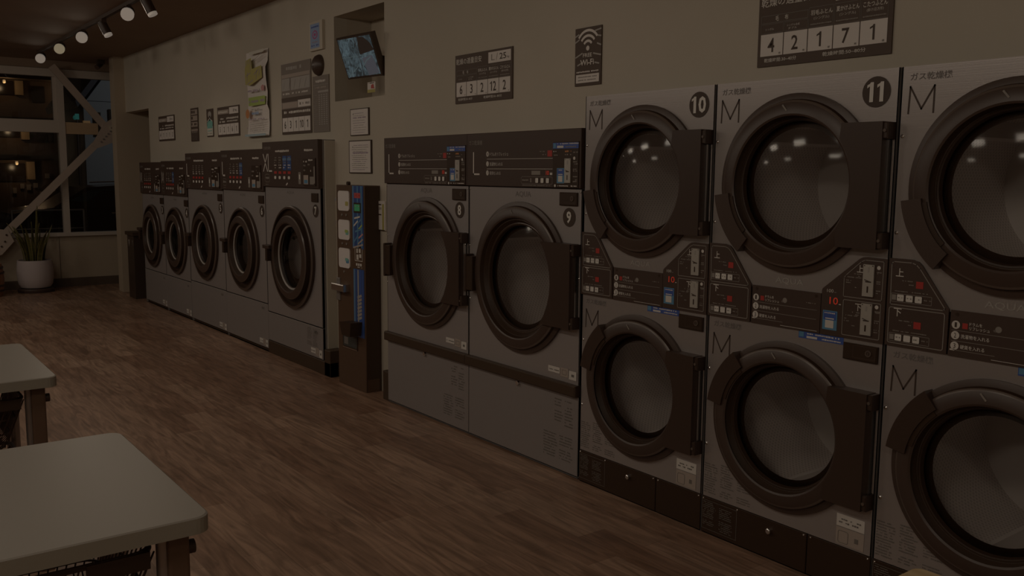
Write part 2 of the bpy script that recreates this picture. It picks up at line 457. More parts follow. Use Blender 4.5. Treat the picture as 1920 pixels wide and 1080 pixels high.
# steel cross bracing in front of the window
t = thing('steel_cross_brace', 'pale beige steel diagonal bracing with bolted gusset plates across the window', 'brace', (XB+.14, 2.9, 0))
def bar2(b, p, q, wd, x0, x1, m):
    dy, dz = q[0]-p[0], q[1]-p[1]; L = math.hypot(dy, dz); ny, nz = -dz/L*wd/2, dy/L*wd/2
    b.prism_x([(p[0]+ny, p[1]+nz), (q[0]+ny, q[1]+nz), (q[0]-ny, q[1]-nz), (p[0]-ny, p[1]-nz)], x0, x1, m)
def loc_(o): o.location = (-t.location.x, -t.location.y, 0); return o
b = MB(); bar2(b, (2.33, 2.78), (2.92, 2.06), .085, XB+.10, XB+.14, 'brace_paint'); loc_(b.build('diagonal_bar', t))
b = MB(); bar2(b, (1.62, .62), (2.90, 1.93), .085, XB+.10, XB+.14, 'brace_paint'); loc_(b.build('diagonal_bar', t))
b = MB(); b.prism_x([(2.90, 2.09), (3.06, 2.20), (3.06, 1.88), (2.82, 1.78), (2.74, 1.81)], XB+.14, XB+.155, 'brace_paint')
for i in range(5): b.prism_x([(2.86+i*.03+.012*math.cos(a), 1.86+i*.035+.012*math.sin(a)) for a in [j*PI/4 for j in range(8)]], XB+.155, XB+.162, 'rail_metal')
b.prism_x([(2.995+.035*math.cos(a), 2.04+.035*math.sin(a)) for a in [j*PI/6 for j in range(12)]], XB+.155, XB+.18, 'cream_plastic')
b.prism_x([(2.995+.014*math.cos(a), 2.04+.014*math.sin(a)) for a in [j*PI/6 for j in range(12)]], XB+.18, XB+.19, 'black_plastic')
loc_(b.build('gusset_plate', t))
b = MB(); b.prism_x([(1.45, .80), (1.74, .76), (1.80, .62), (1.66, .46), (1.45, .40)], XB+.14, XB+.155, 'brace_paint')
for y_, z_ in ((1.72, .70), (1.70, .62), (1.66, .56)): b.prism_x([(y_+.012*math.cos(a), z_+.012*math.sin(a)) for a in [j*PI/4 for j in range(8)]], XB+.155, XB+.165, 'black_plastic')
loc_(b.build('gusset_plate', t))

# black plinths
b = MB(); b.bbox(-7.165, -6.0, D-.005, D+.06, 0, .105, 'black_plinth'); b.bbox(-6.095, -6.0, D-.005, W, 0, .195, 'black_plinth'); struct(b.build('baseboard_back_1'))
b = MB(); b.bbox(-5.225, -5.147, D+.005, W, 0, .195, 'black_plinth'); struct(b.build('baseboard_back_2'))

# ------------------------------------------------------------------ common machine pieces
def cabinet(par, wd, top, z0=0., depth=.75):
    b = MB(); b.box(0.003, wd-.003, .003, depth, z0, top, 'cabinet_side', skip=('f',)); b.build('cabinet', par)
def screw(b, x, z, r=.007):
    b.lathe(x, z, [(r, 0), (r, .003), (r*.5, .005), (0.0001, .005)], 'chrome', k=10)
def drum(par, cx, cz, r, depth=.55):
    b = MB()
    b.lathe(0, 0, [(r*.8, .0), (r*1.12, -.03), (r*1.14, -depth)], ['gasket', 'drum_steel'], k=56)
    b.lathe(0, 0, [(r*1.14, -depth), (r*.4, -depth-.02), (.0001, -depth-.02)], 'drum_plain', k=56)
    for i in range(3):
        a = .35+i*2*PI/3; R1, R0 = r*1.13, r*.93
        pts = [(R1*math.cos(a-.13), R1*math.sin(a-.13)), (R0*math.cos(a-.03), R0*math.sin(a-.03)), (R0*math.cos(a+.03), R0*math.sin(a+.03)), (R1*math.cos(a+.13), R1*math.sin(a+.13))]
        b.prism(pts, .05, depth, 'drum_plain')
    return b.build('drum', par, (cx, .03, cz))
def badge(par, cx, cz, r, s):
    b = MB(); b.disc(cx, cz, r, -.0025, 'print_dark', 28)
    hh = r*1.28; ww = natural(s, hh, .03, .92)
    b.number(s, cx-ww/2, cz-hh/2, hh, -.004, 'white_btn', .03, .92, .21)
    return b.build('number_badge', par)
def arc_pts(cx, cz, r, a0, a1, k): return [(cx+r*math.cos(a0+(a1-a0)*i/k), cz+r*math.sin(a0+(a1-a0)*i/k)) for i in range(k+1)]

def dryer_door(par, cx, cz, r, rg, rx, style, hinge, right_x):
    """r outer radius, rg glass radius; hinge=(z half size); style: 'side' | 'low' | 'high' handle"""
    d = MB()
    d.lathe(cx, cz, [(r, 0), (r, .014), (r-.012, .018), (r-.022, .020), (r-.026, .034), (r-.034, .040), (r-.075, .044), (r-.082, .040), (rg+.035, .020), (rg+.031, .022), (rg+.016, .002), (rg+.012, .004), (rg+.009, .004), (rg+.004, .002), (rg, -.014)],
            ['dark_plastic', 'dark_plastic', 'dark_plastic', 'gasket', 'rim_grey', 'dark_plastic', 'dark_plastic', 'gasket', 'rim_grey', 'gasket', 'rim_grey', 'gasket', 'gasket', 'gasket'], k=80)
    # small mark and seam at the top of the ring
    d.line([(cx-.035, cz+r-.045), (cx-.02, cz+r-.062)], .006, -.0445, 'print_grey')
    # hinge plate, its left edge following the opening
    x0 = cx+rg+.012
    L = []
    for i in range(9):
        z = -hinge+2*hinge*i/8
        L.append((cx+math.sqrt(max((rg+.035)**2-z*z, (r*.66)**2 if abs(z) > rg*.9 else 0)), cz+z))
    pts = [(right_x, cz-hinge)]+[(right_x, cz+hinge)]+L[::-1]
    d.prism(pts, -.056, -.0, 'black_plastic')
    door = d.build('door', par)
    g = MB(); prof = [(rg, -.014)]+[(rg*(1-i/8)+.0001, -.014+.03*(1-(1-i/8)**2)) for i in range(1, 9)]
    g.lathe(cx, cz, prof, 'door_glass', k=56); g.build('door_glass', door)
    for sg in (1, -1):
        h = MB(); z = cz+sg*(hinge-.03)
        h.bbox(right_x-.004, right_x+.016, -.05, 0, z-.028, z+.028, 'black_plastic'); h.lathe(right_x+.006, z, [(.006, .05), (.006, .054), (.0001, .054)], 'rim_grey', k=10)
        h.build('hinge', door)
    h = MB(); h.box(right_x, right_x+.01, -.03, 0, cz-hinge+.06, cz+hinge-.06, 'chrome'); h.build('hinge_rod', door)
    h = MB()
    if style == 'side':
        h.bbox(cx-r-.045, cx-r-.028, -.062, -.006, cz-.115, cz+.095, 'black_plastic'); h.bbox(cx-r-.03, cx-r+.03, -.058, -.01, cz-.105, cz+.085, 'gasket')
    else:
        a0, a1 = (math.radians(188), math.radians(231)) if style == 'low' else (math.radians(129), math.radians(172))
        o_, i_ = arc_pts(cx, cz, r+.006, a0, a1, 12), arc_pts(cx, cz, r-.062, a1, a0, 12)
        h.prism(o_+i_, -.052, -.002, 'dark_plastic' if style == 'low' else 'black_plastic')
        e0, e1 = (a0+.05, a1-.12)
        h.prism(arc_pts(cx, cz, r-.062, e0, e1, 10)+arc_pts(cx, cz, r-.078, e1, e0, 10), -.047, -.04, 'gasket')
    h.build('door_handle', door)
    return door

def lock_box(par, x0, z0, x1, z1):
    b = MB(); b.bbox(x0, x1, -.012, 0, z0, z1, 'gasket', .004)
    wd, ht = x1-x0, z1-z0
    b.frame(x0+wd*.30, z0+ht*.18, x1-wd*.04, z1-ht*.06, .002, -.0125, 'panel_black', .004)
    b.lathe(x0+wd*.76, z0+ht*.55, [(ht*.2, .012), (ht*.2, .015), (ht*.12, .015), (ht*.1, .0135), (.0001, .0135)], ['rim_grey']*2+['panel_black']*2, k=16)
    b.rect(x0+wd*.755, z0+ht*.45, x0+wd*.775, z0+ht*.65, -.0155, 'rim_grey')
    return b.build('lock_box', par)
def sticker(par, x0, z0, x1, z1, seed=0):
    b = MB(); wd = x1-x0; ht = z1-z0
    b.rect(x0, z0+ht*.28, x0+wd*.42, z1-ht*.1, -.0032, 'print_white'); b.rect(x0+wd*.44, z0+ht*.1, x0+wd*.72, z1, -.0032, 'poster_pale'); b.rect(x0+wd*.74, z0, x1, z1-ht*.12, -.0032, 'print_white')
    b.dashes(x0+wd*.04, x0+wd*.40, z0+ht*.5, ht*.12, -.004, 'print_faint', seed); b.frame(x0+wd*.5, z0+ht*.3, x0+wd*.66, z0+ht*.8, .002, -.004, 'print_faint', .004)
    b.rect(x0+wd*.83, z0+ht*.3, x0+wd*.92, z0+ht*.55, -.004, 'print_faint')
    return b.build('sticker', par)
def small_print(b, x0, z0, x1, z1, rows, m='steel_text', y=-.0012, cols=2, seed=1):
    hh = (z1-z0)/rows; cw = (x1-x0)/cols
    for c in range(cols):
        for i in range(rows):
            rd = random.Random(seed*31+i*7+c)
            if rd.random() < .9: b.dashes(x0+c*cw, x0+(c+1)*cw-.012-rd.random()*cw*.25, z0+hh*i+hh*.25, hh*.5, y, m, seed+i+c*50, .85)
def qr_label(b, x0, z0, x1, z1, y):
    wd, ht = x1-x0, z1-z0
    b.rect(x0, z0, x1, z1, y, 'sky_blue'); b.rect(x0+wd*.06, z0+ht*.52, x1-wd*.06, z1-ht*.05, y-.0004, 'blue_label')
    b.dashes(x0+wd*.12, x1-wd*.15, z0+ht*.84, ht*.07, y-.0008, 'print_white', 3); b.rect(x0+wd*.2, z0+ht*.1, x1-wd*.22, z0+ht*.5, y-.0008, 'print_white')
    b.rect(x0+wd*.2, z0+ht*.56, x1-wd*.2, z0+ht*.62, y-.0008, 'print_white')
def slot_face(b, x0, z0, x1, z1, y):
    wd, ht = x1-x0, z1-z0
    b.box(x0, x1, y-.006, y, z0, z1, 'slot_plate'); b.rect(x0+wd*.42, z0+ht*.12, x0+wd*.56, z0+ht*.32, y-.0065, 'gasket')
    b.rect(x0+wd*.25, z0+ht*.44, x1-wd*.2, z0+ht*.48, y-.0065, 'print_dark'); b.line([(x0+wd*.2, z0+ht*.52), (x0+wd*.75, z0+ht*.46)], .003, y-.007, 'print_dark')
    b.rect(x0+wd*.42, z0+ht*.76, x0+wd*.58, z0+ht*.92, y-.0065, 'logo_grey')
    for xx in (x0+wd*.12, x1-wd*.12): b.disc(xx, z1-ht*.04, .0022, y-.0065, 'print_dark', 8)

# ------------------------------------------------------------------ washers 3-7
def washer(X0, wd, top, pb, seam, bot, cx, cz, r, size, num, label, blue):
    t = thing('washing_machine', label, 'washing machine', (X0, D, 0), 'silver front loading washer dryers in a row')
    cabinet(t, wd, top, 0)
    e = .003
    # upper front panel
    b = MB(); b.plate_hole(e, wd-e, seam+.002, pb-.002, cx, cz, r*.80, 0, 'silver_paint')
    b.box(e, wd-e, 0, .02, seam+.002, seam+.006, 'silver_paint'); b.box(e, e+.004, 0, .02, seam, pb, 'silver_paint'); b.box(wd-e-.004, wd-e, 0, .02, seam, pb, 'silver_paint')
    b.text('AQUA', wd*.42, pb-.052, wd*.135, .022, -.001, 'steel_text')
    b.build('front_panel', t)
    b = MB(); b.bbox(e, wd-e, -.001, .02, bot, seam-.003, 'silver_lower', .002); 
    if size == 'XL': small_print(b, wd*.735, .19, wd*.93, seam-.02, 12, 'print_faint', -.002)
    b.box(e, wd-e, -.0025, 0, seam-.006, seam-.002, 'logo_grey')  # pale strip painted as the highlight along the seam edge
    b.rect(wd*.86, seam-.055, wd*.92, seam-.035, -.002, 'print_faint')
    b.build('lower_panel', t)
    if size != 'XL':
        b = MB(); b.box(.0, wd, .02, .06, 0, bot, 'black_plinth'); b.build('toe_kick', t)
    # control panel
    b = MB(); b.bbox(.001, wd-.001, -.018, .02, pb, top, 'panel_black', .003); y = -.019; k = wd
    hh = top-pb
    b.text('洗濯乾燥機', k*.03, top-.06, k*.14, .024, y, 'print_grey')
    b.dashes(k*.26, k*.54, top-hh*.24, .018, y, 'print_white', int(X0*10), .95); b.dashes(k*.78, k*.92, top-hh*.24, .018, y, 'print_white', 5, .95)
    lw = {'M': .11, 'L': .065, 'XL': .165}[size]
    if size == 'L': b.line([(k*.045, top-hh*.31), (k*.045, top-hh*.64), (k*.105, top-hh*.64)], .014, y, 'print_white')
    elif size == 'XL':
        b.line([(k*.022, top-hh*.28), (k*.10, top-hh*.65)], .012, y, 'print_white'); b.line([(k*.10, top-hh*.28), (k*.022, top-hh*.65)], .012, y, 'print_white')
        b.line([(k*.12, top-hh*.28), (k*.12, top-hh*.65), (k*.185, top-hh*.65)], .012, y, 'print_white')
    else: b.line([(k*.03, top-hh*.64), (k*.035, top-hh*.30), (k*.07, top-hh*.60), (k*.105, top-hh*.30), (k*.11, top-hh*.64)], .007, y, 'print_white')
    b.frame(k*.05, pb+hh*.10, k*.14, pb+hh*.28, .003, y, 'print_grey', .02); b.dashes(k*.06, k*.13, pb+hh*.17, .02, y, 'print_grey', 2)
    for i in range(4):
        x = k*(.215+.085*i) if size != 'XL' else k*(.225+.085*i)
        isb = i in blue
        b.rect(x, pb+hh*.37, x+k*.07, top-hh*.32, y, 'tower_blue' if isb else 'panel_black')
        if isb: b.rect(x, pb+hh*.58, x+k*.07, pb+hh*.63, y-.0006, 'tower_light_blue')
        for j in range(5): b.dashes(x+k*.012, x+k*.058, pb+hh*(.41+.055*j), hh*.03, y-.001, 'print_white' if j < 2 else 'print_grey', i*5+j)
        b.rect(x+k*.008, pb+hh*.29, x+k*.06, pb+hh*.345, y-.001, 'red_btn')
        b.rrect(x+k*.012, pb+hh*.175, x+k*.052, pb+hh*.24, .008, y-.003, 'white_btn', 3)
    b.box(k*.765, k*.97, -.024, -.018, pb+hh*.05, pb+hh*.62, 'gasket'); y2 = -.025
    b.frame(k*.765, pb+hh*.05, k*.97, pb+hh*.62, .004, y2, 'panel_black')
    b.rect(k*.675, pb+hh*.08, k*.715, pb+hh*.33, y, 'print_grey'); b.rect(k*.685, pb+hh*.18, k*.705, pb+hh*.28, y-.0006, 'white_btn')
    for j, (dx, dz, ww, m_) in enumerate([(.775, .53, .06, 'print_white'), (.86, .56, .07, 'print_white'), (.775, .45, .05, 'print_grey'), (.85, .47, .03, 'print_grey'), (.87, .34, .05, 'print_white'), (.775, .35, .03, 'print_grey'), (.90, .42, .04, 'print_grey')]):
        b.dashes(k*dx, k*(dx+ww), pb+hh*dz, .014, y2, m_, j)
    b.rect(k*.775, pb+hh*.08, k*.855, pb+hh*.27, y2-.0005, 'poster_pale'); b.rect(k*.785, pb+hh*.10, k*.845, pb+hh*.17, y2-.001, 'sky_blue')
    b.rect(k*.88, pb+hh*.08, k*.945, pb+hh*.24, y2, 'print_grey'); b.rect(k*.945, pb+hh*.10, k*.965, pb+hh*.45, y2-.0004, 'print_grey')
    b.line([(k*.455, pb+hh*.055), (k*.475, pb+hh*.085)], .012, y, 'print_white'); b.dashes(k*.06, k*.13, pb+hh*.04, .006, y, 'print_grey', 9)
    b.build('control_panel', t)
    # door
    d = MB()
    d.lathe(cx, cz, [(r, 0), (r, .022), (r-.008, .028), (r-.022, .028), (r-.028, .004), (r-.070, .002), (r-.074, .040), (r-.082, .048), (r-.125, .056), (r-.135, .052), (r-.148, .02), (r-.16, .014), (r-.165, .006)],
            ['black_plastic', 'rim_grey', 'dark_plastic', 'gasket', 'gasket', 'black_plastic', 'rim_grey', 'dark_plastic', 'dark_plastic', 'gasket', 'logo_grey', 'gasket'], k=72)
    door = d.build('door', t)
    rg = r-.165
    g = MB(); prof = [(rg, .006)]+[(rg*(1-i/8)+.0001, .006+.035*(1-(1-i/8)**2)) for i in range(1, 9)]
    g.lathe(cx, cz, prof, 'door_glass', k=48); g.build('door_glass', door)
    h = MB(); h.bbox(cx-r-.045, cx-r+.085, -.075, -.01, cz+.045, cz+.075, 'black_plastic'); h.bbox(cx-r+.0, cx-r+.035, -.07, -.02, cz-.055, cz+.05, 'gasket')
    h.build('door_handle', door)
    drum(t, cx, cz, rg*.90)
    b = MB(); s0 = wd*.865; b.bbox(s0, s0+.105, -.012, 0, pb-.10, pb-.035, 'gasket'); b.build('lock_box', t)
    badge(t, s0+.055, pb-.165, .048, num)
    sticker(t, wd*.80, bot+.01, wd*.985, bot+.075, int(num))
    return t
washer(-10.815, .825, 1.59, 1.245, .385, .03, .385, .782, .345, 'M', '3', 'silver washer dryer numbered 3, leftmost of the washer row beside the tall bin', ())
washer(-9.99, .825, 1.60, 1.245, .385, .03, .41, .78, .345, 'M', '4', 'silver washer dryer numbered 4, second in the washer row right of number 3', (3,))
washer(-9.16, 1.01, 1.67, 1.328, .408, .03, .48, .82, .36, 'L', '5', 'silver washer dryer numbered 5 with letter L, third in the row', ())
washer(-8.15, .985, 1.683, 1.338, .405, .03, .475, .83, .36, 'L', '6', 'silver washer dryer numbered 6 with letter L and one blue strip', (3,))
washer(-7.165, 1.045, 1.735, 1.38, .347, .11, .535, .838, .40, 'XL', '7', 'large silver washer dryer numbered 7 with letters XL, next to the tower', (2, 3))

# ------------------------------------------------------------------ dryers 8, 9
def big_dryer(X0, wd, num, cx, label):
    t = thing('gas_dryer', label, 'dryer', (X0, D, 0), 'large single dryers with drop panel below')
    cabinet(t, wd, 1.716, .005); e = .003
    b = MB(); b.plate_hole(e, wd-e, .475, 1.428, cx, .96, .30, 0, 'silver_paint')
    b.box(e, e+.004, 0, .02, .475, 1.428, 'silver_paint'); b.box(wd-e-.004, wd-e, 0, .02, .475, 1.428, 'silver_paint')
    b.text('AQUA', wd*.45, 1.378, .13, .032, -.001, 'steel_text')
    b.build('front_panel', t)
    b = MB(); b.bbox(0, wd, -.03, .01, .418, .475, 'black_plinth', .006); b.build('divider_bar', t)
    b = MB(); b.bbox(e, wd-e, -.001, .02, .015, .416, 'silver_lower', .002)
    small_print(b, wd*.81, .245, wd*.975, .385, 9, 'print_faint', -.0022, 2, 3); small_print(b, wd*.72, .068, wd*.985, .20, 9, 'print_faint', -.0022, 2, 8)
    b.build('lower_panel', t)
    b = MB(); b.lathe(.472, .398, [(.012, 0), (.012, .014), (.0001, .014)], 'chrome', k=14); b.build('knob', t)
    # control panel
    b = MB(); b.bbox(.001, wd-.001, -.015, .02, 1.432, 1.716, 'panel_black', .003); y = -.016
    b.text('ガス乾燥機', .022, 1.652, .125, .026, y, 'print_grey')
    b.line([(.065, 1.61), (.065, 1.495), (.118, 1.495)], .009, y, 'print_white')
    sx = wd/.945
    for i, (z, s_) in enumerate(((1.603, 'ドラムをリフレッシュ'), (1.551, '洗濯物を入れる'), (1.503, '硬貨を入れる'))):
        b.disc(.195*sx, z, .014, y, 'print_white', 16, .012); b.text(str(i+1), .195*sx-.003, z-.007, .006, .014, y-.0008, 'print_dark')
        b.text(s_, .215*sx, z-.011, .023*len(s_)*.72, .019, y, 'print_white')
        if i < 2: b.rect(.19*sx, z-.028, .74*sx, z-.026, y, 'print_white')
    b.rect(.70*sx, 1.585, .735*sx, 1.615, y, 'red_btn'); b.dashes(.64*sx, .69*sx, 1.607, .006, y, 'print_grey', 2); b.dashes(.66*sx, .69*sx, 1.592, .006, y, 'print_grey', 3)
    b.rect(.575*sx, 1.495, .645*sx, 1.515, y, 'print_grey'); b.text('10', .69*sx, 1.494, .022, .022, y, 'led_red', .01); b.rect(.72*sx, 1.495, .738*sx, 1.506, y, 'print_white')
    b.frame(.49*sx, 1.448, .742*sx, 1.486, .0015, y, 'print_grey', .012); b.dashes(.50*sx, .55*sx, 1.464, .008, y, 'print_grey', 4); b.rect(.565*sx, 1.457, .575*sx, 1.478, y, 'print_grey')
    for i in range(3): b.rrect((.61+.042*i)*sx, 1.455, (.633+.042*i)*sx, 1.479, .004, y-.003, 'white_btn', 3)
    b.dashes(.50*sx, .73*sx, 1.439, .005, y, 'print_grey', 7)
    x0, x1 = .745*sx, wd-.012
    b.box(x0, x1, -.019, -.015, 1.436, 1.655, 'gasket'); y = -.0195; dw = x1-x0
    b.rect(x0, 1.622, x1, 1.650, y, 'blue_label'); b.dashes(x0+dw*.18, x1, 1.642, .006, y-.0005, 'print_white', 5); b.rect(x0+dw*.17, 1.625, x0+dw*.42, 1.636, y-.0005, 'print_white'); b.dashes(x0+dw*.5, x1-.01, 1.627, .007, y-.0005, 'print_grey', 6)
    b.rect(x0+dw*.02, 1.625, x0+dw*.12, 1.647, y-.0005, 'sky_blue')
    b.dashes(x0+dw*.48, x0+dw*.72, 1.604, .009, y, 'orange_ink', 3); b.dashes(x0+dw*.48, x0+dw*.74, 1.590, .006, y, 'print_grey', 4)
    b.dashes(x0+dw*.02, x0+dw*.18, 1.606, .006, y, 'print_white', 4); b.dashes(x0+dw*.02, x0+dw*.2, 1.588, .006, y, 'print_grey', 14)
    slot_face(b, x0+dw*.50, 1.458, x0+dw*.73, 1.574, y)
    qr_label(b, x0+dw*.17, 1.455, x0+dw*.46, 1.528, y)
    for j, z in enumerate((1.60, 1.565, 1.555, 1.545, 1.52, 1.512, 1.485, 1.47, 1.462)): b.dashes(x0+dw*.80, x0+dw*.97, z, .006, y, 'print_grey', j+20)
    b.disc(x0+dw*.84, 1.575, .008, y, 'print_white', 12)
    b.disc(x0+dw*.1, 1.443, .007, y, 'print_white', 12); b.dashes(x0+dw*.2, x1-.01, 1.440, .006, y, 'print_white', 8)
    b.build('control_panel', t)
    dryer_door(t, cx, .96, .397, .272, 0, 'side', .207, wd-.022)
    drum(t, cx, .96, .31)
    lock_box(t, wd-.16, 1.348, wd-.03, 1.412)
    badge(t, wd-.093, 1.292, .046, num)
    sticker(t, wd-.235, .495, wd-.018, .545, int(num))
    for x, z in ((.012, 1.415), (wd-.012, 1.415), (wd-.014, 1.0), (wd-.014, .8), (.012, 1.1), (.012, .8)):
        b = MB(); screw(b, x, z, .005); b.build('screw', t)
    return t
big_dryer(-5.145, .942, '8', .50, 'large silver dryer numbered 8, left one of the L pair beside the tower')
big_dryer(-4.203, .955, '9', .478, 'large silver dryer numbered 9, right one of the L pair beside the stacked dryers')

# ------------------------------------------------------------------ stacked dryers 10-12
def stacked(X0, num, label):
    wd = .785
    t = thing('stacked_gas_dryer', label, 'dryer', (X0, D, 0), 'stainless two tier dryers by the entrance side')
    cabinet(t, wd, 1.86, .0); e = .004
    for nm, z0, z1, cz in (('upper_front_panel', 1.07, 1.86, 1.469), ('lower_front_panel', .163, .93, .545)):
        b = MB(); b.plate_hole(e, wd-e, z0, z1, .39, cz, .26, 0, 'stainless')
        b.box(e, e+.004, 0, .02, z0, z1, 'stainless'); b.box(wd-e-.004, wd-e, 0, .02, z0, z1, 'stainless')
        zt = 1.815 if z0 > 1 else .895
        b.text('ガス乾燥機', .034, zt-.002 if z0 > 1 else zt-.006, .14, .024, -.001, 'steel_text', .008)
        zb = 1.708 if z0 > 1 else .775
        b.line([(.033, zb), (.036, zb+.085), (.077, zb+.013), (.118, zb+.085), (.118, zb)], .0055, -.0012, 'print_dark')
        if z0 > 1: b.text('AQUA', .325, 1.093, .125, .026, -.001, 'logo_grey', .01)
        else:
            small_print(b, .012, .178, .27, .32, 14, 'print_faint', -.0012, 3, 5)
            b.rect(.44, .902, .628, .928, -.0012, 'blue_label'); b.dashes(.47, .62, .918, .006, -.002, 'print_white', 3); b.rect(.475, .905, .52, .913, -.002, 'print_white'); b.dashes(.54, .62, .906, .006, -.002, 'print_white', 4); b.rect(.443, .907, .463, .926, -.002, 'sky_blue')
        for x, z in ((.018, cz+.165), (.018, cz-.155)): screw(b, x, z, .006)
        b.build(nm, t)
    # base plinth
    b = MB(); b.bbox(e, .518, -.002, .02, .005, .16, 'gasket', .002); b.bbox(.522, wd-e, -.002, .02, .005, .16, 'gasket', .002)
    for x in (.012, .19, .505, .535, .77): screw(b, x, .152, .004)
    small_print(b, .014, .03, .095, .143, 14, 'print_faint', -.0032, 1, 4); small_print(b, .10, .03, .185, .143, 14, 'print_faint', -.0032, 1, 6)
    b.frame(.008, .022, .19, .148, .0015, -.0032, 'print_faint')
    b.build('base_panel', t)
    b = MB(); b.lathe(.352, .118, [(.011, 0), (.011, .016), (.008, .018), (.0001, .018)], 'chrome', k=14); b.build('lock_knob', t)
    # control fascia
    y = -.006
    b = MB(); P = [(.003, .931), (.218, .931), (.2175, 1.078), (.118, 1.212), (.106, 1.222), (.085, 1.228), (.003, 1.228)]
    b.prism(P, -.008, .0, 'panel_black'); y = -.009
    b.line([(.016, 1.072), (.2, 1.072), (.205, 1.078), (.113, 1.200), (.10, 1.212), (.085, 1.217), (.02, 1.217), (.014, 1.21)], .003, y, 'print_grey', True)
    b.frame(.012, .94, .207, 1.064, .003, y, 'print_grey', .008)
    for z, ch in ((1.0, '上'), (.865, '下')):
        b.text(ch, .030, z+.168, .028, .028, y, 'print_white', .01)
        b.rect(.103, z+.134, .128, z+.157, y, 'red_btn'); b.dashes(.05, .097, z+.153, .004, y, 'print_grey', 3); b.dashes(.078, .097, z+.141, .004, y, 'print_grey', 4)
        b.frame(.018, z+.082, .160, z+.111, .0015, y, 'print_grey', .002); b.dashes(.03, .15, z+.117, .0035, y, 'print_grey', 8)
        for i in range(3): b.rrect(.040+.0315*i, z+.086, .064+.0315*i, z+.108, .003, y-.002, 'white_btn', 3); b.dashes(.044+.0315*i, .06+.0315*i, z+.095, .005, y-.0028, 'print_grey', i)
        b.rect(.021, z+.088, .036, z+.106, y-.0004, 'print_grey'); b.dashes(.133, .158, z+.095, .004, y, 'print_grey', i)
    b.build('button_panel', t)
    b = MB(); b.prism([(.222, .929), (.53, .929), (.53, 1.078), (.224, 1.078)], -.006, 0, 'panel_black'); y = -.007
    for i, (z, s_) in enumerate(((1.032, ''), (.998, '洗濯物を入れる'), (.964, '硬貨を入れる'))):
        b.disc(.243, z, .0135, y, 'print_white', 20); b.text(str(i+1), .2395, z-.008, .007, .016, y-.0008, 'print_dark')
        if s_: b.text(s_, .261, z-.008, .0128*len(s_), .0135, y, 'print_white', .01)
        if i < 2: b.rect(.23, z-.019, .515, z-.0175, y, 'print_grey')
    b.rect(.264, 1.022, .281, 1.040, y, 'red_btn'); b.text('ドラムを', .286, 1.034, .04, .0105, y, 'print_white', .01); b.text('リフレッシュ', .286, 1.020, .064, .0105, y, 'print_white', .01)
    b.disc(.376, 1.034, .010, y, 'print_grey', 14); b.frame(.362, 1.026, .374, 1.032, .0015, y-.0005, 'print_grey')
    b.rect(.228, .948, .244, .953, y, 'print_white'); b.rect(.248, .949, .37, .9505, y, 'print_grey'); b.rect(.36, .936, .52, .9375, y, 'print_white'); b.dashes(.47, .51, 1.035, .004, y, 'print_grey', 2)
    for x, z in ((.245, 1.066), (.51, 1.066)): b.disc(x, z, .006, y, 'gasket', 12)
    b.build('instruction_panel', t)
    b = MB(); b.prism([(.534, .931), (.782, .931), (.782, 1.222), (.705, 1.224), (.69, 1.222), (.678, 1.216), (.537, 1.098), (.534, 1.09)], -.008, 0, 'panel_black'); y = -.009
    b.frame(.622, .94, .768, 1.068, .0025, y, 'print_grey', .006)
    b.line([(.622, 1.078), (.768, 1.078), (.77, 1.212), (.70, 1.213), (.685, 1.206), (.628, 1.154), (.622, 1.145)], .0025, y, 'print_grey', True)
    for z in (0, -.136):
        slot_face(b, .697, 1.088+z, .738, 1.199+z, y); b.text('上' if z == 0 else '下', .670, 1.168+z, .024, .026, y, 'print_white', .01)
        b.disc(.752, 1.190+z, .007, y, 'print_white', 12)
        for j, (xx, zz, ww) in enumerate([(.746, 1.172, .02), (.748, 1.168, .016), (.746, 1.14, .018), (.746, 1.133, .016), (.746, 1.108, .02), (.746, 1.1, .018), (.66, 1.16, .03), (.662, 1.152, .026), (.635, 1.147, .055), (.63, 1.135, .02), (.63, 1.127, .02), (.66, 1.112, .012)]):
            b.dashes(xx, xx+ww, zz+z, .004, y, 'print_grey', j)
    b.text('100', .556, 1.086, .026, .012, y, 'print_white'); b.rect(.585, 1.087, .594, 1.089, y, 'print_grey')
    b.text('10', .568, 1.044, .034, .026, y, 'led_red', .0); b.rect(.606, 1.045, .614, 1.048, y, 'print_white')
    qr_label(b, .543, .950, .602, 1.020, y)
    b.build('coin_panel', t)
    dryer_door(t, .39, 1.469, .332, .232, 0, 'low', .214, wd-.022)
    dryer_door(t, .39, .545, .332, .232, 0, 'high', .210, wd-.022)
    drum(t, .39, 1.469, .262); drum(t, .39, .545, .262)
    lock_box(t, .632, .856, .765, .915)
    b = MB(); b.rect(.64, .237, .752, .283, -.0012, 'print_white'); b.rect(.64, .170, .752, .234, -.0012, 'poster_pale'); b.dashes(.65, .74, .262, .007, -.002, 'print_faint', 1); b.dashes(.65, .73, .250, .007, -.002, 'print_faint', 2)
    b.frame(.648, .175, .69, .222, .002, -.002, 'print_faint', .008); b.rect(.715, .19, .73, .208, -.002, 'print_faint'); b.build('sticker', t)
    if num: badge(t, .70, 1.785, .052, num)
    return t
stacked(-3.24, '10', 'two tier stainless dryer numbered 10, leftmost of the stacked dryers')
stacked(-2.455, '11', 'two tier stainless dryer numbered 11, middle of the stacked dryers')
stacked(-1.67, '', 'two tier stainless dryer cut off by the right edge, no number showing')
b = MB(); b.box(-.885, -.08, D+.01, W+.1, 0, 1.86, 'cabinet_side'); struct(b.build('wall_panel_right'))

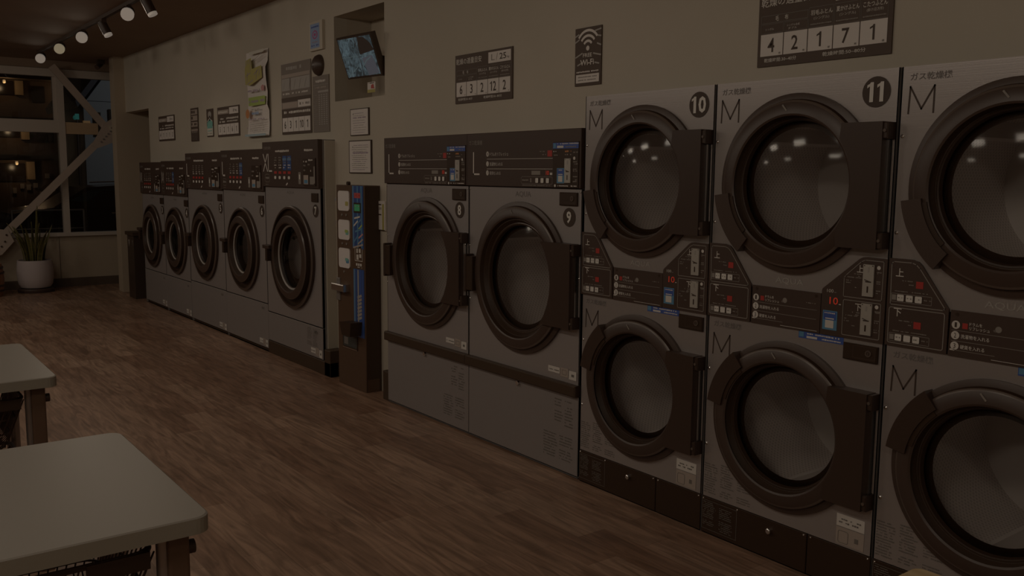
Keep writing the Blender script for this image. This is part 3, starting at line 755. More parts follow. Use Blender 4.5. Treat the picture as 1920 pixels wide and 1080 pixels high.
# ------------------------------------------------------------------ detergent tower
TX, TW = -5.845, .415
t = thing('detergent_vending_tower', 'slim black detergent vending tower with blue strip between dryer 8 and washer 7', 'vending machine', (TX, D-.01, 0))
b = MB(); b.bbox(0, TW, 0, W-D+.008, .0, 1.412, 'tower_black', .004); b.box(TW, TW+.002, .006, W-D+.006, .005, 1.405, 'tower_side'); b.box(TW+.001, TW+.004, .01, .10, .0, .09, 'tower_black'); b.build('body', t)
b = MB()
b.rect(.245, .985, .405, 1.410, -.002, 'tower_blue')
for x0, x1, m_ in ((.25, .27, 'tower_light_blue'), (.315, .33, 'sky_blue'), (.37, .385, 'sky_blue')): b.rect(x0, .99, x1, 1.408, -.0026, m_)
for i, (x, z, ww, hh, m_) in enumerate([(.27, 1.14, .05, .03, 'print_white'), (.33, 1.16, .05, .03, 'tower_light_blue'), (.29, 1.10, .08, .02, 'sky_blue'), (.34, 1.12, .04, .025, 'green_ink'), (.34, 1.06, .05, .025, 'pink_ink'), (.27, 1.03, .05, .04, 'sky_blue'), (.33, 1.02, .06, .03, 'poster_pale'), (.26, .99, .13, .025, 'poster_pale'), (.28, 1.19, .07, .012, 'print_white')]):
    b.line([(x, z), (x+ww, z+hh)], .012, -.0032, m_)
b.rect(.25, .375, .405, .845, -.002, 'tower_blue')
for x0, x1, m_ in ((.253, .275, 'tower_light_blue'), (.31, .328, 'logo_grey'), (.375, .39, 'blue_label'), (.34, .36, 'blue_label')): b.rect(x0, .38, x1, .84, -.0026, m_)
for i in range(7): b.line([(.315, .50+i*.025), (.36, .515+i*.025)], .018, -.0034, 'poster_pale' if i % 2 else 'logo_grey')
b.build('blue_graphic', t)
b = MB(); b.rect(.275, 1.327, .365, 1.362, -.003, 'display_red'); b.dashes(.30, .36, 1.338, .014, -.0035, 'red_btn', 2)
b.box(.272, .372, -.006, 0, 1.228, 1.296, 'gasket'); b.rect(.282, 1.24, .362, 1.285, -.0065, 'display_green'); b.dashes(.29, .355, 1.268, .008, -.007, 'logo_grey', 2, .6)
b.build('display', t)
for i, z in enumerate((1.235, 1.035, .838)):
    b = MB(); b.prism(rr(.038, z, .205, z+.137, .022, 5), -.007, 0, 'tower_white')
    m_ = ('yellow_ink', 'teal_ink', 'sky_blue')[i]
    b.rrect(.15, z+.035, .195, z+.065, .008, -.0078, m_, 3)
    if i: b.rrect(.14, z+.05, .185, z+.07, .006, -.0084, 'green_ink' if i == 1 else 'teal_ink', 3)
    b.build('product_window', t)
    b = MB()
    for x in ((.09, .155) if i < 2 else (.11,)): b.lathe(x, z-.028, [(.008, 0), (.008, .005), (.0001, .005)], 'print_grey', k=12)
    b.build('button', t)
b = MB(); b.rect(.275, .90, .385, 1.0, -.002, 'print_white'); b.rect(.28, .905, .38, .995, -.0025, 'tower_black')
b.rect(.30, .955, .32, .985, -.003, 'print_white'); b.rect(.335, .958, .36, .985, -.003, 'print_white'); b.rect(.30, .91, .33, .945, -.003, 'print_white'); b.rect(.34, .925, .37, .95, -.003, 'print_white'); b.rect(.345, .908, .37, .918, -.003, 'tower_black')
for i in range(3): b.rect(.29+.03*i, .868, .312+.03*i, .885, -.002, 'print_white')
b.dashes(.29, .375, .855, .008, -.002, 'print_white', 4); b.build('instruction_plate', t)
b = MB(); b.bbox(.005, .19, -.055, 0, .675, .725, 'chrome', .006); b.bbox(.0, .05, -.012, 0, .60, .76, 'rail_metal', .004); b.build('coin_tray', t)
b = MB(); b.prism([(.20, .475), (.37, .485), (.355, .39), (.235, .39)], -.09, 0, 'gasket'); b.build('delivery_cup', t)
b = MB(); b.box(.075, .30, -.004, 0, .275, .37, 'gasket'); b.rect(.085, .285, .29, .36, -.0045, 'car_glass'); b.rect(.08, .272, .295, .279, -.006, 'chrome'); b.rect(.10, .30, .16, .35, -.0048, 'print_faint'); b.build('pickup_window', t)
b = MB(); b.lathe(.13, 1.423, [(.014, 0), (.014, .02), (.0001, .02)], 'black_plastic', k=12, y0=.04); b.build('top_latch', t)

# ------------------------------------------------------------------ wall signs
def board(name, x0, z0, x1, z1, label, cat, m='sign_brown', th=.006, parts=None, group=None, y=None):
    b = MB(); b.box(0, x1-x0, -th, 0, 0, z1-z0, m)
    if parts: parts(b, x1-x0, z1-z0, -th-.001)
    o = b.build(name, None, (x0, (y or W)-.001, z0)); return tag(o, label, cat, group)
def price(values, kg, t1='乾燥時間:30~40分', t2='乾燥時間:50~80分', hdr='乾燥の適量目安'):
    def f(b, w_, h_, y):
        b.text(hdr, w_*.02, h_*.80, w_*.46, h_*.125, y, 'print_white', .006)
        b.rect(w_*.60, h_*.74, w_*.975, h_*.955, y, 'paper')
        b.text(kg[0], w_*.65, h_*.79, w_*.06, h_*.12, y-.0008, 'print_grey'); b.line([(w_*.735, h_*.79), (w_*.755, h_*.92)], .003, y-.0008, 'print_grey')
        b.text(kg[1], w_*.79, h_*.79, w_*.11, h_*.12, y-.0008, 'print_dark', .01); b.text('kg', w_*.915, h_*.79, w_*.035, h_*.05, y-.0008, 'print_dark')
        cw = w_*.95/5
        b.frame(w_*.025, h_*.58, w_*.025+2*cw-.004, h_*.685, .002, y, 'print_faint'); b.text('毛', w_*.14, h_*.60, w_*.028, h_*.07, y, 'print_white', .01); b.text('布', w_*.215, h_*.60, w_*.028, h_*.07, y, 'print_white', .01)
        b.text('シングル', w_*.06, h_*.485, w_*.07, h_*.03, y, 'print_white'); b.text('シングル合成', w_*.235, h_*.505, w_*.10, h_*.03, y, 'print_white'); b.text('ダブル', w_*.245, h_*.465, w_*.07, h_*.03, y, 'print_white')
        b.frame(w_*.025, h_*.445, w_*.025+cw-.004, h_*.57, .0015, y, 'print_faint'); b.frame(w_*.025+cw, h_*.445, w_*.025+2*cw-.004, h_*.57, .0015, y, 'print_faint')
        for i, s_ in enumerate(('羽毛ふとん', '夏かけふとん', 'こたつふとん')):
            x = w_*.025+(2+i)*cw; b.frame(x, h_*.445, x+cw-.004, h_*.705, .0015, y, 'print_faint')
            b.text(s_, x+cw*.07, h_*.60, cw*.86, h_*.065, y, 'print_white', .015); b.text('(シングル)' if i < 2 else '(掛け/正方形)', x+cw*.2, h_*.535, cw*.6, h_*.045, y, 'print_white'); b.dashes(x+cw*.07, x+cw*.9, h_*.475, h_*.018, y, 'print_grey', i, .95)
        for i, v in enumerate(values):
            x = w_*.025+i*cw; b.rect(x, h_*.14, x+cw-.004, h_*.435, y, 'paper')
            ww = natural(v, h_*.19, .012, .86)
            b.number(v, x+cw*.46-ww/2, h_*.19, h_*.19, y-.0008, 'print_dark', .012, .86); b.text('枚', x+cw*.80, h_*.155, cw*.09, h_*.028, y-.0008, 'print_dark')
        b.text(t1, w_*.06, h_*.055, w_*.26, h_*.055, y, 'print_white', .01); b.text(t2, w_*.52, h_*.055, w_*.31, h_*.055, y, 'print_white', .01)
    return f
board('drying_guide_sign', -4.5, 1.90, -3.947, 2.174, 'brown drying guide sign reading 6 3 2 12 2 above dryers 8 and 9', 'sign', parts=price(['6', '3', '2', '12', '2'], ('L', '25')))
board('drying_guide_sign', -2.34, 1.923, -1.773, 2.205, 'brown drying guide sign reading 4 2 1 7 1 above dryer 11', 'sign', parts=price(['4', '2', '1', '7', '1'], ('M', '14')))
def small_price(vals):
    def f(b, w_, h_, y):
        b.rect(w_*.03, h_*.76, w_*.53, h_*.90, y, 'poster_pale'); b.dashes(w_*.05, w_*.52, h_*.79, h_*.07, y-.0008, 'print_white', 3)
        b.rect(w_*.56, h_*.74, w_*.97, h_*.955, y, 'paper'); b.dashes(w_*.62, w_*.78, h_*.80, h_*.1, y-.0008, 'print_grey', 2); b.text('kg', w_*.82, h_*.80, w_*.08, h_*.09, y-.0008, 'print_dark')
        b.dashes(w_*.14, w_*.30, h_*.57, h_*.06, y, 'print_white', 3, .6); b.dashes(w_*.1, w_*.42, h_*.47, h_*.06, y, 'print_white', 4, .6); b.dashes(w_*.42, w_*.96, h_*.57, h_*.07, y, 'print_white', 5, .95); b.dashes(w_*.45, w_*.94, h_*.48, h_*.05, y, 'print_white', 6, .95)
        cw = w_*.94/5
        for i, v in enumerate(vals):
            b.rect(w_*.03+i*cw, h_*.07, w_*.03+(i+1)*cw-.004, h_*.42, y, 'paper')
            b.number(v, w_*.03+(i+.5)*cw-natural(v, h_*.18, .01, .8)/2, h_*.15, h_*.18, y-.0008, 'print_dark', .01, .8)
    return f
board('price_sign', -10.43, 1.82, -9.865, 2.087, 'small brown and white guide sign above washers 3 and 4', 'sign', parts=small_price(['4', '1', '1', '1', '2']))
board('price_sign', -8.54, 1.817, -7.98, 2.087, 'small brown and white guide sign above washer 6 beside the tall poster', 'sign', parts=small_price(['5', '2', '1', '6', '1']))
def wordy(b, w_, h_, y):
    for z0, z1 in ((.80, .95), (.62, .77), (.44, .58), (.31, .37)):
        b.rect(w_*.08, h_*z0, w_*.92, h_*z1, y, 'poster_pale')
        b.dashes(w_*.12, w_*.88, h_*(z0+.03), h_*(z1-z0-.05), y-.0008, 'sign_brown', int(z0*100), .8)
    for i in range(5): b.dashes(w_*.18, w_*.85, h_*(.05+.045*i), h_*.02, y, 'print_faint', i)
    b.dashes(w_*.15, w_*.9, h_*.27, h_*.02, y, 'print_white', 4)
board('narrow_notice', -9.325, 1.793, -9.097, 2.12, 'narrow dark brown notice with pale lettering left of the green figure notice', 'sign', parts=wordy)
def figure(b, w_, h_, y):
    b.rect(w_*.04, h_*.04, w_*.96, h_*.38, y, 'paper_cream'); b.poly([(w_*.1, h_*.30), (w_*.9, h_*.30), (w_*.95, h_*.52), (w_*.5, h_*.64), (w_*.08, h_*.50)], y-.0006, 'teal_ink')
    b.line([(w_*.1, h_*.55), (w_*.5, h_*.66), (w_*.92, h_*.55)], h_*.03, y-.001, 'print_white'); b.disc(w_*.5, h_*.80, h_*.115, y-.0006, 'logo_grey', 20, w_*.27); b.line([(w_*.5, h_*.7), (w_*.5, h_*.62)], w_*.15, y-.0006, 'logo_grey')
    b.rect(w_*.15, h_*.20, w_*.85, h_*.225, y-.001, 'teal_ink'); b.dashes(w_*.1, w_*.9, h_*.10, h_*.03, y-.001, 'print_grey', 2)
board('figure_notice', -8.845, 1.826, -8.665, 2.088, 'small narrow notice with a teal shape and pale oval on brown', 'sign', parts=figure)
# long handwritten poster, sheets pasted together, gently curling
b = MB(); w_, h_ = .49, .71; k = 14
vs = []; 
for i in range(k+1):
    for j in range(7):
        z = h_*i/k; x = w_*j/6; lift = .004+.012*abs(math.sin(z*9))*(.3+.7*(j/6)) + (.02*(j/6)**2 if 4 < i < 12 else 0) + (.015*(1-z/.08) if z < .08 else 0)
        vs.append((x+.01*math.sin(z*7), -lift, z))
fsq = {}
for i in range(k):
    m_ = 'paper'
    b_ = [(i*7+j, i*7+j+1, (i+1)*7+j+1, (i+1)*7+j) for j in range(6)]
    fsq.setdefault(m_, []).extend(b_)
base = len(b.v); b.v += vs
for m_, fl in fsq.items():
    q = b.mi('poster_blue' if False else ('sky_blue' if m_ == 'sky_blue' else 'paper'))
    for f in fl: b.f.append(f); b.m.append(q); b.sm.append(True)
Y_ = -.046
def ink(b, x0, z0, x1, z1, m_): 
    b.rect(w_*x0, h_*z0, w_*x1, h_*z1, Y_, m_)
b.box(.02, w_-.01, -.047, -.044, .0, .018, 'pale_blue')
o = b.build('handwritten_poster', None, (-7.765, W-.001, 1.797)); tag(o, 'long white hand lettered poster with yellow and green highlights, hung in pasted sheets', 'poster')
b = MB(); Y_ = -.0405
for pts, m_ in [([(.08, .78), (.14, .90), (.38, .92), (.42, .79), (.84, .81), (.86, .67), (.32, .60), (.10, .62)], 'yellow_ink')]:
    b.poly([(w_*x, h_*z) for x, z in pts], Y_, m_)
for x, z, ww, hh in ((.14, .84, .08, .05), (.27, .86, .07, .04), (.14, .72, .2, .03), (.5, .72, .2, .05), (.2, .62, .25, .04), (.72, .70, .06, .08)): b.line([(w_*x, h_*z), (w_*(x+ww), h_*(z+hh))], .007, Y_-.001, 'mauve_ink')
for x, z in ((.18, .66), (.35, .78), (.6, .66)): b.line([(w_*x, h_*z), (w_*(x+.02), h_*(z+.1))], .007, Y_-.001, 'mauve_ink')
b.dashes(w_*.2, w_*.75, h_*.52, h_*.03, Y_, 'mauve_ink', 3); b.disc(w_*.87, h_*.55, h_*.035, Y_, 'pink_ink', 16, w_*.07)
b.rect(w_*.22, h_*.36, w_*.97, h_*.46, Y_, 'green_ink'); b.dashes(w_*.25, w_*.94, h_*.39, h_*.035, Y_-.001, 'mauve_ink', 4)
b.disc(w_*.16, h_*.27, h_*.055, Y_, 'orange_ink', 16, w_*.09); b.dashes(w_*.35, w_*.8, h_*.25, h_*.035, Y_, 'sign_blue', 5); b.dashes(w_*.35, w_*.75, h_*.305, h_*.02, Y_, 'logo_grey', 6)
b.dashes(w_*.2, w_*.92, h_*.19, h_*.018, Y_, 'mauve_ink', 7); b.disc(w_*.14, h_*.10, h_*.012, Y_, 'mauve_ink', 10)
for i in range(5): b.dashes(w_*.26, w_*.9, h_*(.06+.025*i), h_*.008, Y_, 'logo_grey', 8+i)
b.line([(w_*.5, h_*.88), (w_*.85, h_*.95)], .005, Y_, 'logo_grey'); b.line([(w_*.5, h_*.86), (w_*.9, h_*.92)], .004, Y_, 'logo_grey'); b.rect(w_*.3, h_*.955, w_*.95, h_*.99, Y_, 'paper_cream')
b.build('hand_lettering', o)
def course(b, w_, h_, y):
    b.dashes(w_*.18, w_*.72, h_*.90, h_*.055, y, 'logo_grey', 2, .95)
    b.rect(w_*.02, h_*.80, w_*.97, h_*.85, y, 'poster_pale'); b.rect(w_*.02, h_*.62, w_*.30, h_*.79, y, 'logo_grey'); b.rect(w_*.34, h_*.62, w_*.97, h_*.79, y, 'logo_grey')
    for i in range(5): b.line([(w_*(.08+.18*i), h_*.64), (w_*(.14+.18*i), h_*.76)], .004, y-.0008, 'print_grey')
    b.rect(w_*.0, h_*.46, w_*1., h_*.52, y, 'sign_brown'); b.dashes(w_*.05, w_*.9, h_*.56, h_*.03, y, 'print_white', 4)
    b.rect(w_*.03, h_*.37, w_*.55, h_*.45, y, 'poster_pale'); b.rect(w_*.57, h_*.37, w_*.98, h_*.47, y-.0004, 'paper'); b.dashes(w_*.62, w_*.95, h_*.395, h_*.04, y-.001, 'print_grey', 2)
    b.rect(0, h_*.0, w_, h_*.36, y, 'sign_brown'); b.dashes(w_*.08, w_*.45, h_*.29, h_*.04, y-.0006, 'print_white', 3, .6); b.dashes(w_*.45, w_*.97, h_*.29, h_*.04, y-.0006, 'print_white', 5, .95)
    cw = w_*.95/5
    for i, v in enumerate(['6', '3', '1', '10', '1']):
        b.rect(w_*.025+i*cw, h_*.035, w_*.025+(i+1)*cw-.004, h_*.235, y-.0008, 'paper'); b.number(v, w_*.025+(i+.5)*cw-natural(v, h_*.11, .01, .9)/2, h_*.08, h_*.11, y-.0016, 'print_dark', .01, .9)
board('course_sign', -7.03, 1.796, -6.475, 2.345, 'large taupe course and load sign reading 6 3 1 10 1 above washer 7', 'sign', 'sign_taupe', parts=course)
def rates(b, w_, h_, y):
    b.dashes(w_*.2, w_*.8, h_*.88, h_*.05, y, 'print_white', 2, .95); b.rect(w_*.04, h_*.83, w_*.96, h_*.845, y, 'print_grey'); b.dashes(w_*.06, w_*.92, h_*.775, h_*.035, y, 'poster_pale', 3)
    b.rect(w_*.34, h_*.70, w_*.97, h_*.735, y, 'logo_grey')
    for i in range(15):
        z = h_*(.13+.037*i); b.dashes(w_*.05, w_*.3, z, h_*.02, y, 'print_grey', i)
        for j in range(4): b.rect(w_*(.37+.15*j), z, w_*(.45+.15*j), z+h_*.018, y, 'logo_grey')
board('rate_table_sign', -6.445, 1.796, -6.17, 2.207, 'narrow taupe rate table sign under the black dome', 'sign', 'sign_taupe', parts=rates)
def bluep(b, w_, h_, y):
    b.rect(w_*.10, h_*.08, w_*.80, h_*.92, y, 'sign_blue'); b.disc(w_*.46, h_*.54, h_*.15, y-.0008, 'magenta_ink', 24, w_*.2); b.disc(w_*.46, h_*.54, h_*.11, y-.0012, 'sign_blue', 24, w_*.14); b.disc(w_*.46, h_*.54, h_*.055, y-.0016, 'magenta_ink', 20, w_*.08)
    b.dashes(w_*.18, w_*.74, h_*.78, h_*.06, y-.0008, 'blue_label', 3); b.dashes(w_*.18, w_*.72, h_*.14, h_*.06, y-.0008, 'blue_label', 4); b.dashes(w_*.25, w_*.68, h_*.26, h_*.05, y-.0008, 'mauve_ink', 6)
board('blue_notice', -6.458, 2.392, -6.235, 2.60, 'small cream framed blue notice with a magenta ring high on the wall', 'sign', 'cream_plastic', .02, parts=bluep)
# dome
b = MB(); b.lathe(0, 0, [(.078, 0), (.078, .01), (.068, .03), (.048, .045), (.025, .053), (.0001, .055)], 'dark_plastic', k=32)
o = b.build('wall_dome', None, (-6.33, W, 2.283)); tag(o, 'black rounded dome on the wall between the blue notice and rate table', 'dome')
def memo(n_, seed):
    def f(b, w_, h_, y):
        b.rect(w_*.035, h_*.03, w_*.965, h_*.97, y, 'paper')
        for i in range(n_):
            z = h_*(.10+.80*i/n_); big = (i == n_*2//3)
            b.dashes(w_*(.12+.1*random.Random(seed+i).random()), w_*(.88-.15*random.Random(seed+i+9).random()), z, h_*(.055 if big else .022), y-.0008, 'mauve_ink' if big or i % 4 == 0 else 'logo_grey', seed+i, .9)
        b.disc(w_*.18, h_*.80, .006, y-.0008, 'print_grey', 8)
    return f
board('framed_notice', -5.835, 1.753, -5.562, 1.937, 'upper small white notice framed in black above the vending tower', 'sign', 'print_dark', .008, parts=memo(9, 3))
board('framed_notice', -5.86, 1.493, -5.53, 1.72, 'lower larger white notice framed in black just above the vending tower', 'sign', 'print_dark', .008, parts=memo(13, 11))
def wifi(b, w_, h_, y):
    cx, cz = w_*.5, h_*.64
    for rad in (.055, .095, .135):
        b.arc(cx, cz, rad*.62, .012, math.radians(38), math.radians(142), y-.0008, 'paper')
    b.disc(cx, cz, .012, y-.0008, 'paper', 14)
    for x0, z0, x1, z1 in ((.02, .86, .14, .89), (.02, .76, .16, .80), (.04, .50, .28, .56), (.72, .54, .98, .50), (.78, .92, .98, .94), (.82, .84, .98, .82), (.86, .70, .98, .67), (.78, .38, .92, .36), (.12, .36, .3, .4)):
        b.line([(w_*x0, h_*z0), (w_*x1, h_*z1)], .007, y-.0004, 'logo_grey')
    b.text('FREE', w_*.32, h_*.49, w_*.34, h_*.065, y-.001, 'paper', .015); b.text('Wi-Fi', w_*.22, h_*.35, w_*.52, h_*.10, y-.001, 'paper', .02)
    b.dashes(w_*.07, w_*.93, h_*.225, h_*.028, y-.0004, 'paper', 3, .97); b.rect(w_*.06, h_*.05, w_*.94, h_*.195, y-.0004, 'paper'); b.dashes(w_*.14, w_*.86, h_*.14, h_*.02, y-.001, 'print_grey', 4, .9); b.dashes(w_*.14, w_*.82, h_*.085, h_*.02, y-.001, 'print_grey', 5, .9)
board('wifi_sign', -3.438, 1.926, -3.25, 2.20, 'narrow dark sign with white waves reading FREE Wi-Fi', 'sign', parts=wifi)
board('product_sticker', -6.162, 1.10, -6.082, 1.315, 'slim blue and yellow sticker on the wall left of the vending tower', 'sticker', 'cream_plastic', .002,
      parts=lambda b, w_, h_, y: (b.rect(w_*.1, h_*.9, w_*.9, h_*.97, y, 'sign_blue'), [b.rect(w_*.25, h_*(.3+.12*i), w_*.75, h_*(.38+.12*i), y, 'yellow_ink') for i in range(5)], b.rect(w_*.3, h_*.08, w_*.85, h_*.22, y, 'mauve_ink')))
board('notice_holder', -5.435, 1.112, -5.345, 1.31, 'slim white and yellow leaflet holder on the wall right of the vending tower', 'leaflet holder', 'paper', .012,
      parts=lambda b, w_, h_, y: (b.rect(w_*.62, h_*.03, w_*.9, h_*.9, y, 'yellow_ink'), b.rect(w_*.08, h_*.86, w_*.5, h_*.9, y, 'print_dark'), b.rect(w_*.08, h_*.52, w_*.5, h_*.56, y, 'print_dark'), b.rect(w_*.05, h_*.0, w_*1., h_*.03, y, 'print_dark'), b.dashes(w_*.12, w_*.5, h_*.7, h_*.1, y, 'logo_grey', 3)))

# ------------------------------------------------------------------ monitor in the niche
t = thing('security_monitor', 'black tilted security monitor with four camera views in the wall niche', 'monitor', (-5.56, 2.93, 2.27))
ax_r = Vector((.62, -.02, .012)); 
# screen corners measured on the picture: build the panel in its own frame
TL, TR, BR_, BL = Vector((-5.86, 2.86, 2.422)), Vector((-5.38, 2.88, 2.415)), Vector((-5.325, 2.985, 2.125)), Vector((-5.80, 2.965, 2.132))
C_ = (TL+TR+BR_+BL)/4
ex = ((TR-TL)+(BR_-BL)).normalized(); ez = ((TL-BL)+(TR-BR_)); ez = (ez-ex*ez.dot(ex)).normalized(); ey = ez.cross(ex).normalized()
wd_, ht_ = .455, .285
def setpose(o): o.matrix_parent_inverse = Matrix(); o.matrix_basis = Matrix.Translation(C_-Vector(t.location)) @ Matrix((ex, ey, ez)).transposed().to_4x4(); return o
b = MB(); b.bbox(-wd_/2, wd_/2, -.012, .03, -ht_/2, ht_/2, 'tv_black', .004); b.bbox(-wd_*.3, wd_*.3, .03, .06, -ht_*.35, ht_*.35, 'tv_black'); setpose(b.build('housing', t))
m = mat('cctv_image', (.02, .02, .02), .3)
n, l, bb = nodes(m)
tc = n.new('ShaderNodeTexCoord'); no = n.new('ShaderNodeTexNoise'); no.inputs['Scale'].default_value = 16; no.inputs['Detail'].default_value = 5; no.inputs['Distortion'].default_value = 1.5
l.new(tc.outputs['Object'], no.inputs[0]); cr = n.new('ShaderNodeValToRGB'); cr.color_ramp.elements[0].position = .38; cr.color_ramp.elements[0].color = (.014, .017, .018, 1); cr.color_ramp.elements[1].position = .62; cr.color_ramp.elements[1].color = (.058, .082, .092, 1)
l.new(no.outputs[0], cr.inputs[0]); l.new(cr.outputs[0], bb.inputs['Emission Color']); bb.inputs['Emission Strength'].default_value = 1.0
mat('cctv_pale', (.02, .02, .02), .3, emit=(.05, .068, .07)); mat('cctv_brown', (.02, .015, .012), .3, emit=(.012, .008, .006)); mat('cctv_mauve', (.02, .02, .02), .3, emit=(.045, .045, .052))
b = MB(); a_, c_ = wd_/2-.014, ht_/2-.014
b.rect(-a_, -c_, a_, c_, -.0135, 'cctv_image')
b.poly([(.03, .012), (.22, .03), (.19, .08), (.13, .12), (.05, .13), (.035, .06)], -.0141, 'cctv_brown')
b.poly([(.04, -.012), (.17, .0), (.21, -.12), (.07, -.13)], -.0141, 'cctv_mauve'); b.line([(.02, -.07), (.09, -.03), (.15, -.012)], .008, -.0146, 'cctv_pale')
b.line([(-a_, .005), (a_, .005)], .004, -.0146, 'cctv_pale'); b.line([(.01, -c_), (.01, c_)], .006, -.0146, 'cctv_brown')
for i in range(5): b.line([(-.2+.03*i, -.13+.012*i), (-.16+.03*i, -.11+.012*i)], .006, -.0146, 'cctv_pale')
setpose(b.build('screen', t))
b = MB(); b.box(-5.62, -5.50, 3.0, 3.27, 2.16, 2.28, 'tv_black'); b.box(-5.68, -5.44, 3.255, 3.273, 2.10, 2.36, 'tv_black'); o = b.build('wall_bracket', t); o.location = -Vector(t.location)
board('hanging_card', -5.60, 2.035, -5.49, 2.105, 'small white and yellow card hanging under the security monitor', 'card', 'paper', .004, y=2.985,
      parts=lambda b, w_, h_, y: (b.rect(0, 0, w_, h_*.3, y, 'yellow_ink'), b.poly([(w_*.45, h_*.4), (w_*.9, h_*.35), (w_*.75, h_*.8), (w_*.5, h_*.7)], y-.0006, 'red_btn'), b.dashes(w_*.1, w_*.9, h_*.85, h_*.1, y-.001, 'print_dark', 2)))

# ------------------------------------------------------------------ track lights
HEADS = [(-11.72, 'w'), (-10.66, 'y'), (-9.62, 'w'), (-8.80, 's'), (-7.97, 'w'), (-7.42, 's')]
TY = 2.06
b = MB(); b.box(-11.85, -6.4, TY-.017, TY+.017, H-.03, H, 'print_dark'); o = b.build('ceiling_track'); tag(o, 'thin dark light track running along the brown ceiling', 'light track')
HL = ['far end spotlight of the track, bright lens toward the room', 'second spotlight of the track, warmest glow near the far end', 'third spotlight of the track, bright round glow', 'fourth spotlight of the track, black lamp body turned aside', 'fifth spotlight of the track, large bright glow', 'nearest spotlight of the track at the top edge, lamp turned aside']
for i, (x, kd) in enumerate(HEADS):
    t = thing('track_spotlight', HL[i], 'spotlight', (x, TY, H-.03), 'spotlights on the ceiling track')
    b = MB(); b.box(-.04, .04, -.02, .02, -.03, 0, 'black_plastic'); b.tube([(0, 0, -.03), (0, 0, -.06 if kd == 's' else -.05)], .008, 'black_plastic'); b.build('adapter', t)
    aim = Vector((.75, -.25, -.35)) if kd != 's' else Vector((.25, .35, -.9)); aim.normalize()
    p0 = Vector((0, 0, -.05)); p1 = p0+aim*.05
    if kd == 's': p1 = p0+aim*.085
    b = MB(); b.tube([p0-aim*.03, p0, p1], .05 if kd != 's' else .038, 'black_plastic', 16); b.build('lamp_housing', t)
    b = MB(); b.tube([p1-aim*.004, p1+aim*.012, p1+aim*.02], .052 if kd != 's' else .036, 'lamp_glow_warm' if kd == 'y' else 'lamp_glow', 16); b.build('lamp_lens', t)
    L = bpy.data.lights.new('track_spot_beam', 'SPOT'); L.energy = 2.4; L.color = (1, .84, .66); L.spot_size = math.radians(95); L.spot_blend = 1.; L.shadow_soft_size = .05
    lo = bpy.data.objects.new('track_spot_beam', L); COL.objects.link(lo); lo.parent = t; lo.location = p1+aim*.04
    lo.rotation_euler = aim.to_track_quat('-Z', 'Y').to_euler()
# small dark camera by the ceiling near the window
t = thing('ceiling_camera', 'small dark camera under the ceiling by the window corner', 'camera', (-12.3, 2.83, H))
b = MB(); b.box(-.04, .04, -.04, .04, -.05, 0, 'black_plastic'); b.build('mount', t)
b = MB(); b.tube([(0, 0, -.05), (.06, -.06, -.10)], .03, 'dark_plastic', 12); b.build('camera_body', t)

# ------------------------------------------------------------------ tables and carts
def rbox(b, x0, x1, y0, y1, z0, z1, r, m, side=None, k=6):
    pts = []
    for cx, cy, a in ((x1-r, y1-r, 0), (x0+r, y1-r, PI/2), (x0+r, y0+r, PI), (x1-r, y0+r, 3*PI/2)):
        for i in range(k+1):
            t_ = a+PI/2*i/k; pts.append((cx+r*math.cos(t_), cy+r*math.sin(t_)))
    c = Vector(((x0+x1)/2, (y0+y1)/2)); e = .003
    ins = [(c.x+(x-c.x)*(1-e/.4), c.y+(y-c.y)*(1-e/.6)) for x, y in pts]; kk = len(pts)
    b.prism_z(pts, z0, z1-e, side or m); b.add([(x, y, z1-e) for x, y in pts]+[(x, y, z1) for x, y in ins], [(i, (i+1) % kk, (i+1) % kk+kk, i+kk) for i in range(kk)], m); b.add([(x, y, z1) for x, y in ins], [tuple(range(kk))], m)
def make_table(x1, label):
    """x1,y1 : near-room corner; the top is .8 x 1.5"""
    t = thing('folding_table', label, 'table', (x1, .628, 0), 'white topped tables in the middle of the room')
    b = MB(); rbox(b, -.795, 0, -1.5, 0, .712, .75, .035, 'tabletop', 'tabletop_edge'); b.build('tabletop', t)
    for sx, sy in ((-.07, -.06), (-.725, -.06), (-.07, -1.44), (-.725, -1.44)):
        b = MB(); rbox(b, sx-.024, sx+.024, sy-.024, sy+.024, 0, .712, .008, 'wood_leg'); b.build('leg', t)
    b = MB(); b.box(-.71, -.085, -.075, -.045, .66, .712, 'black_wire'); b.box(-.71, -.085, -1.455, -1.425, .66, .712, 'black_wire'); b.build('apron', t)
    b = MB(); b.tube([(-.07, -.036, .66), (-.07, -.02, .66)], .016, 'black_plastic', 12); b.build('adjuster_knob', t)
    return t
make_table(-1.922, 'white rounded tabletop in the foreground, nearest of the two white tables')
make_table(-3.590, 'white topped table behind the foreground table, cut off at the left edge')
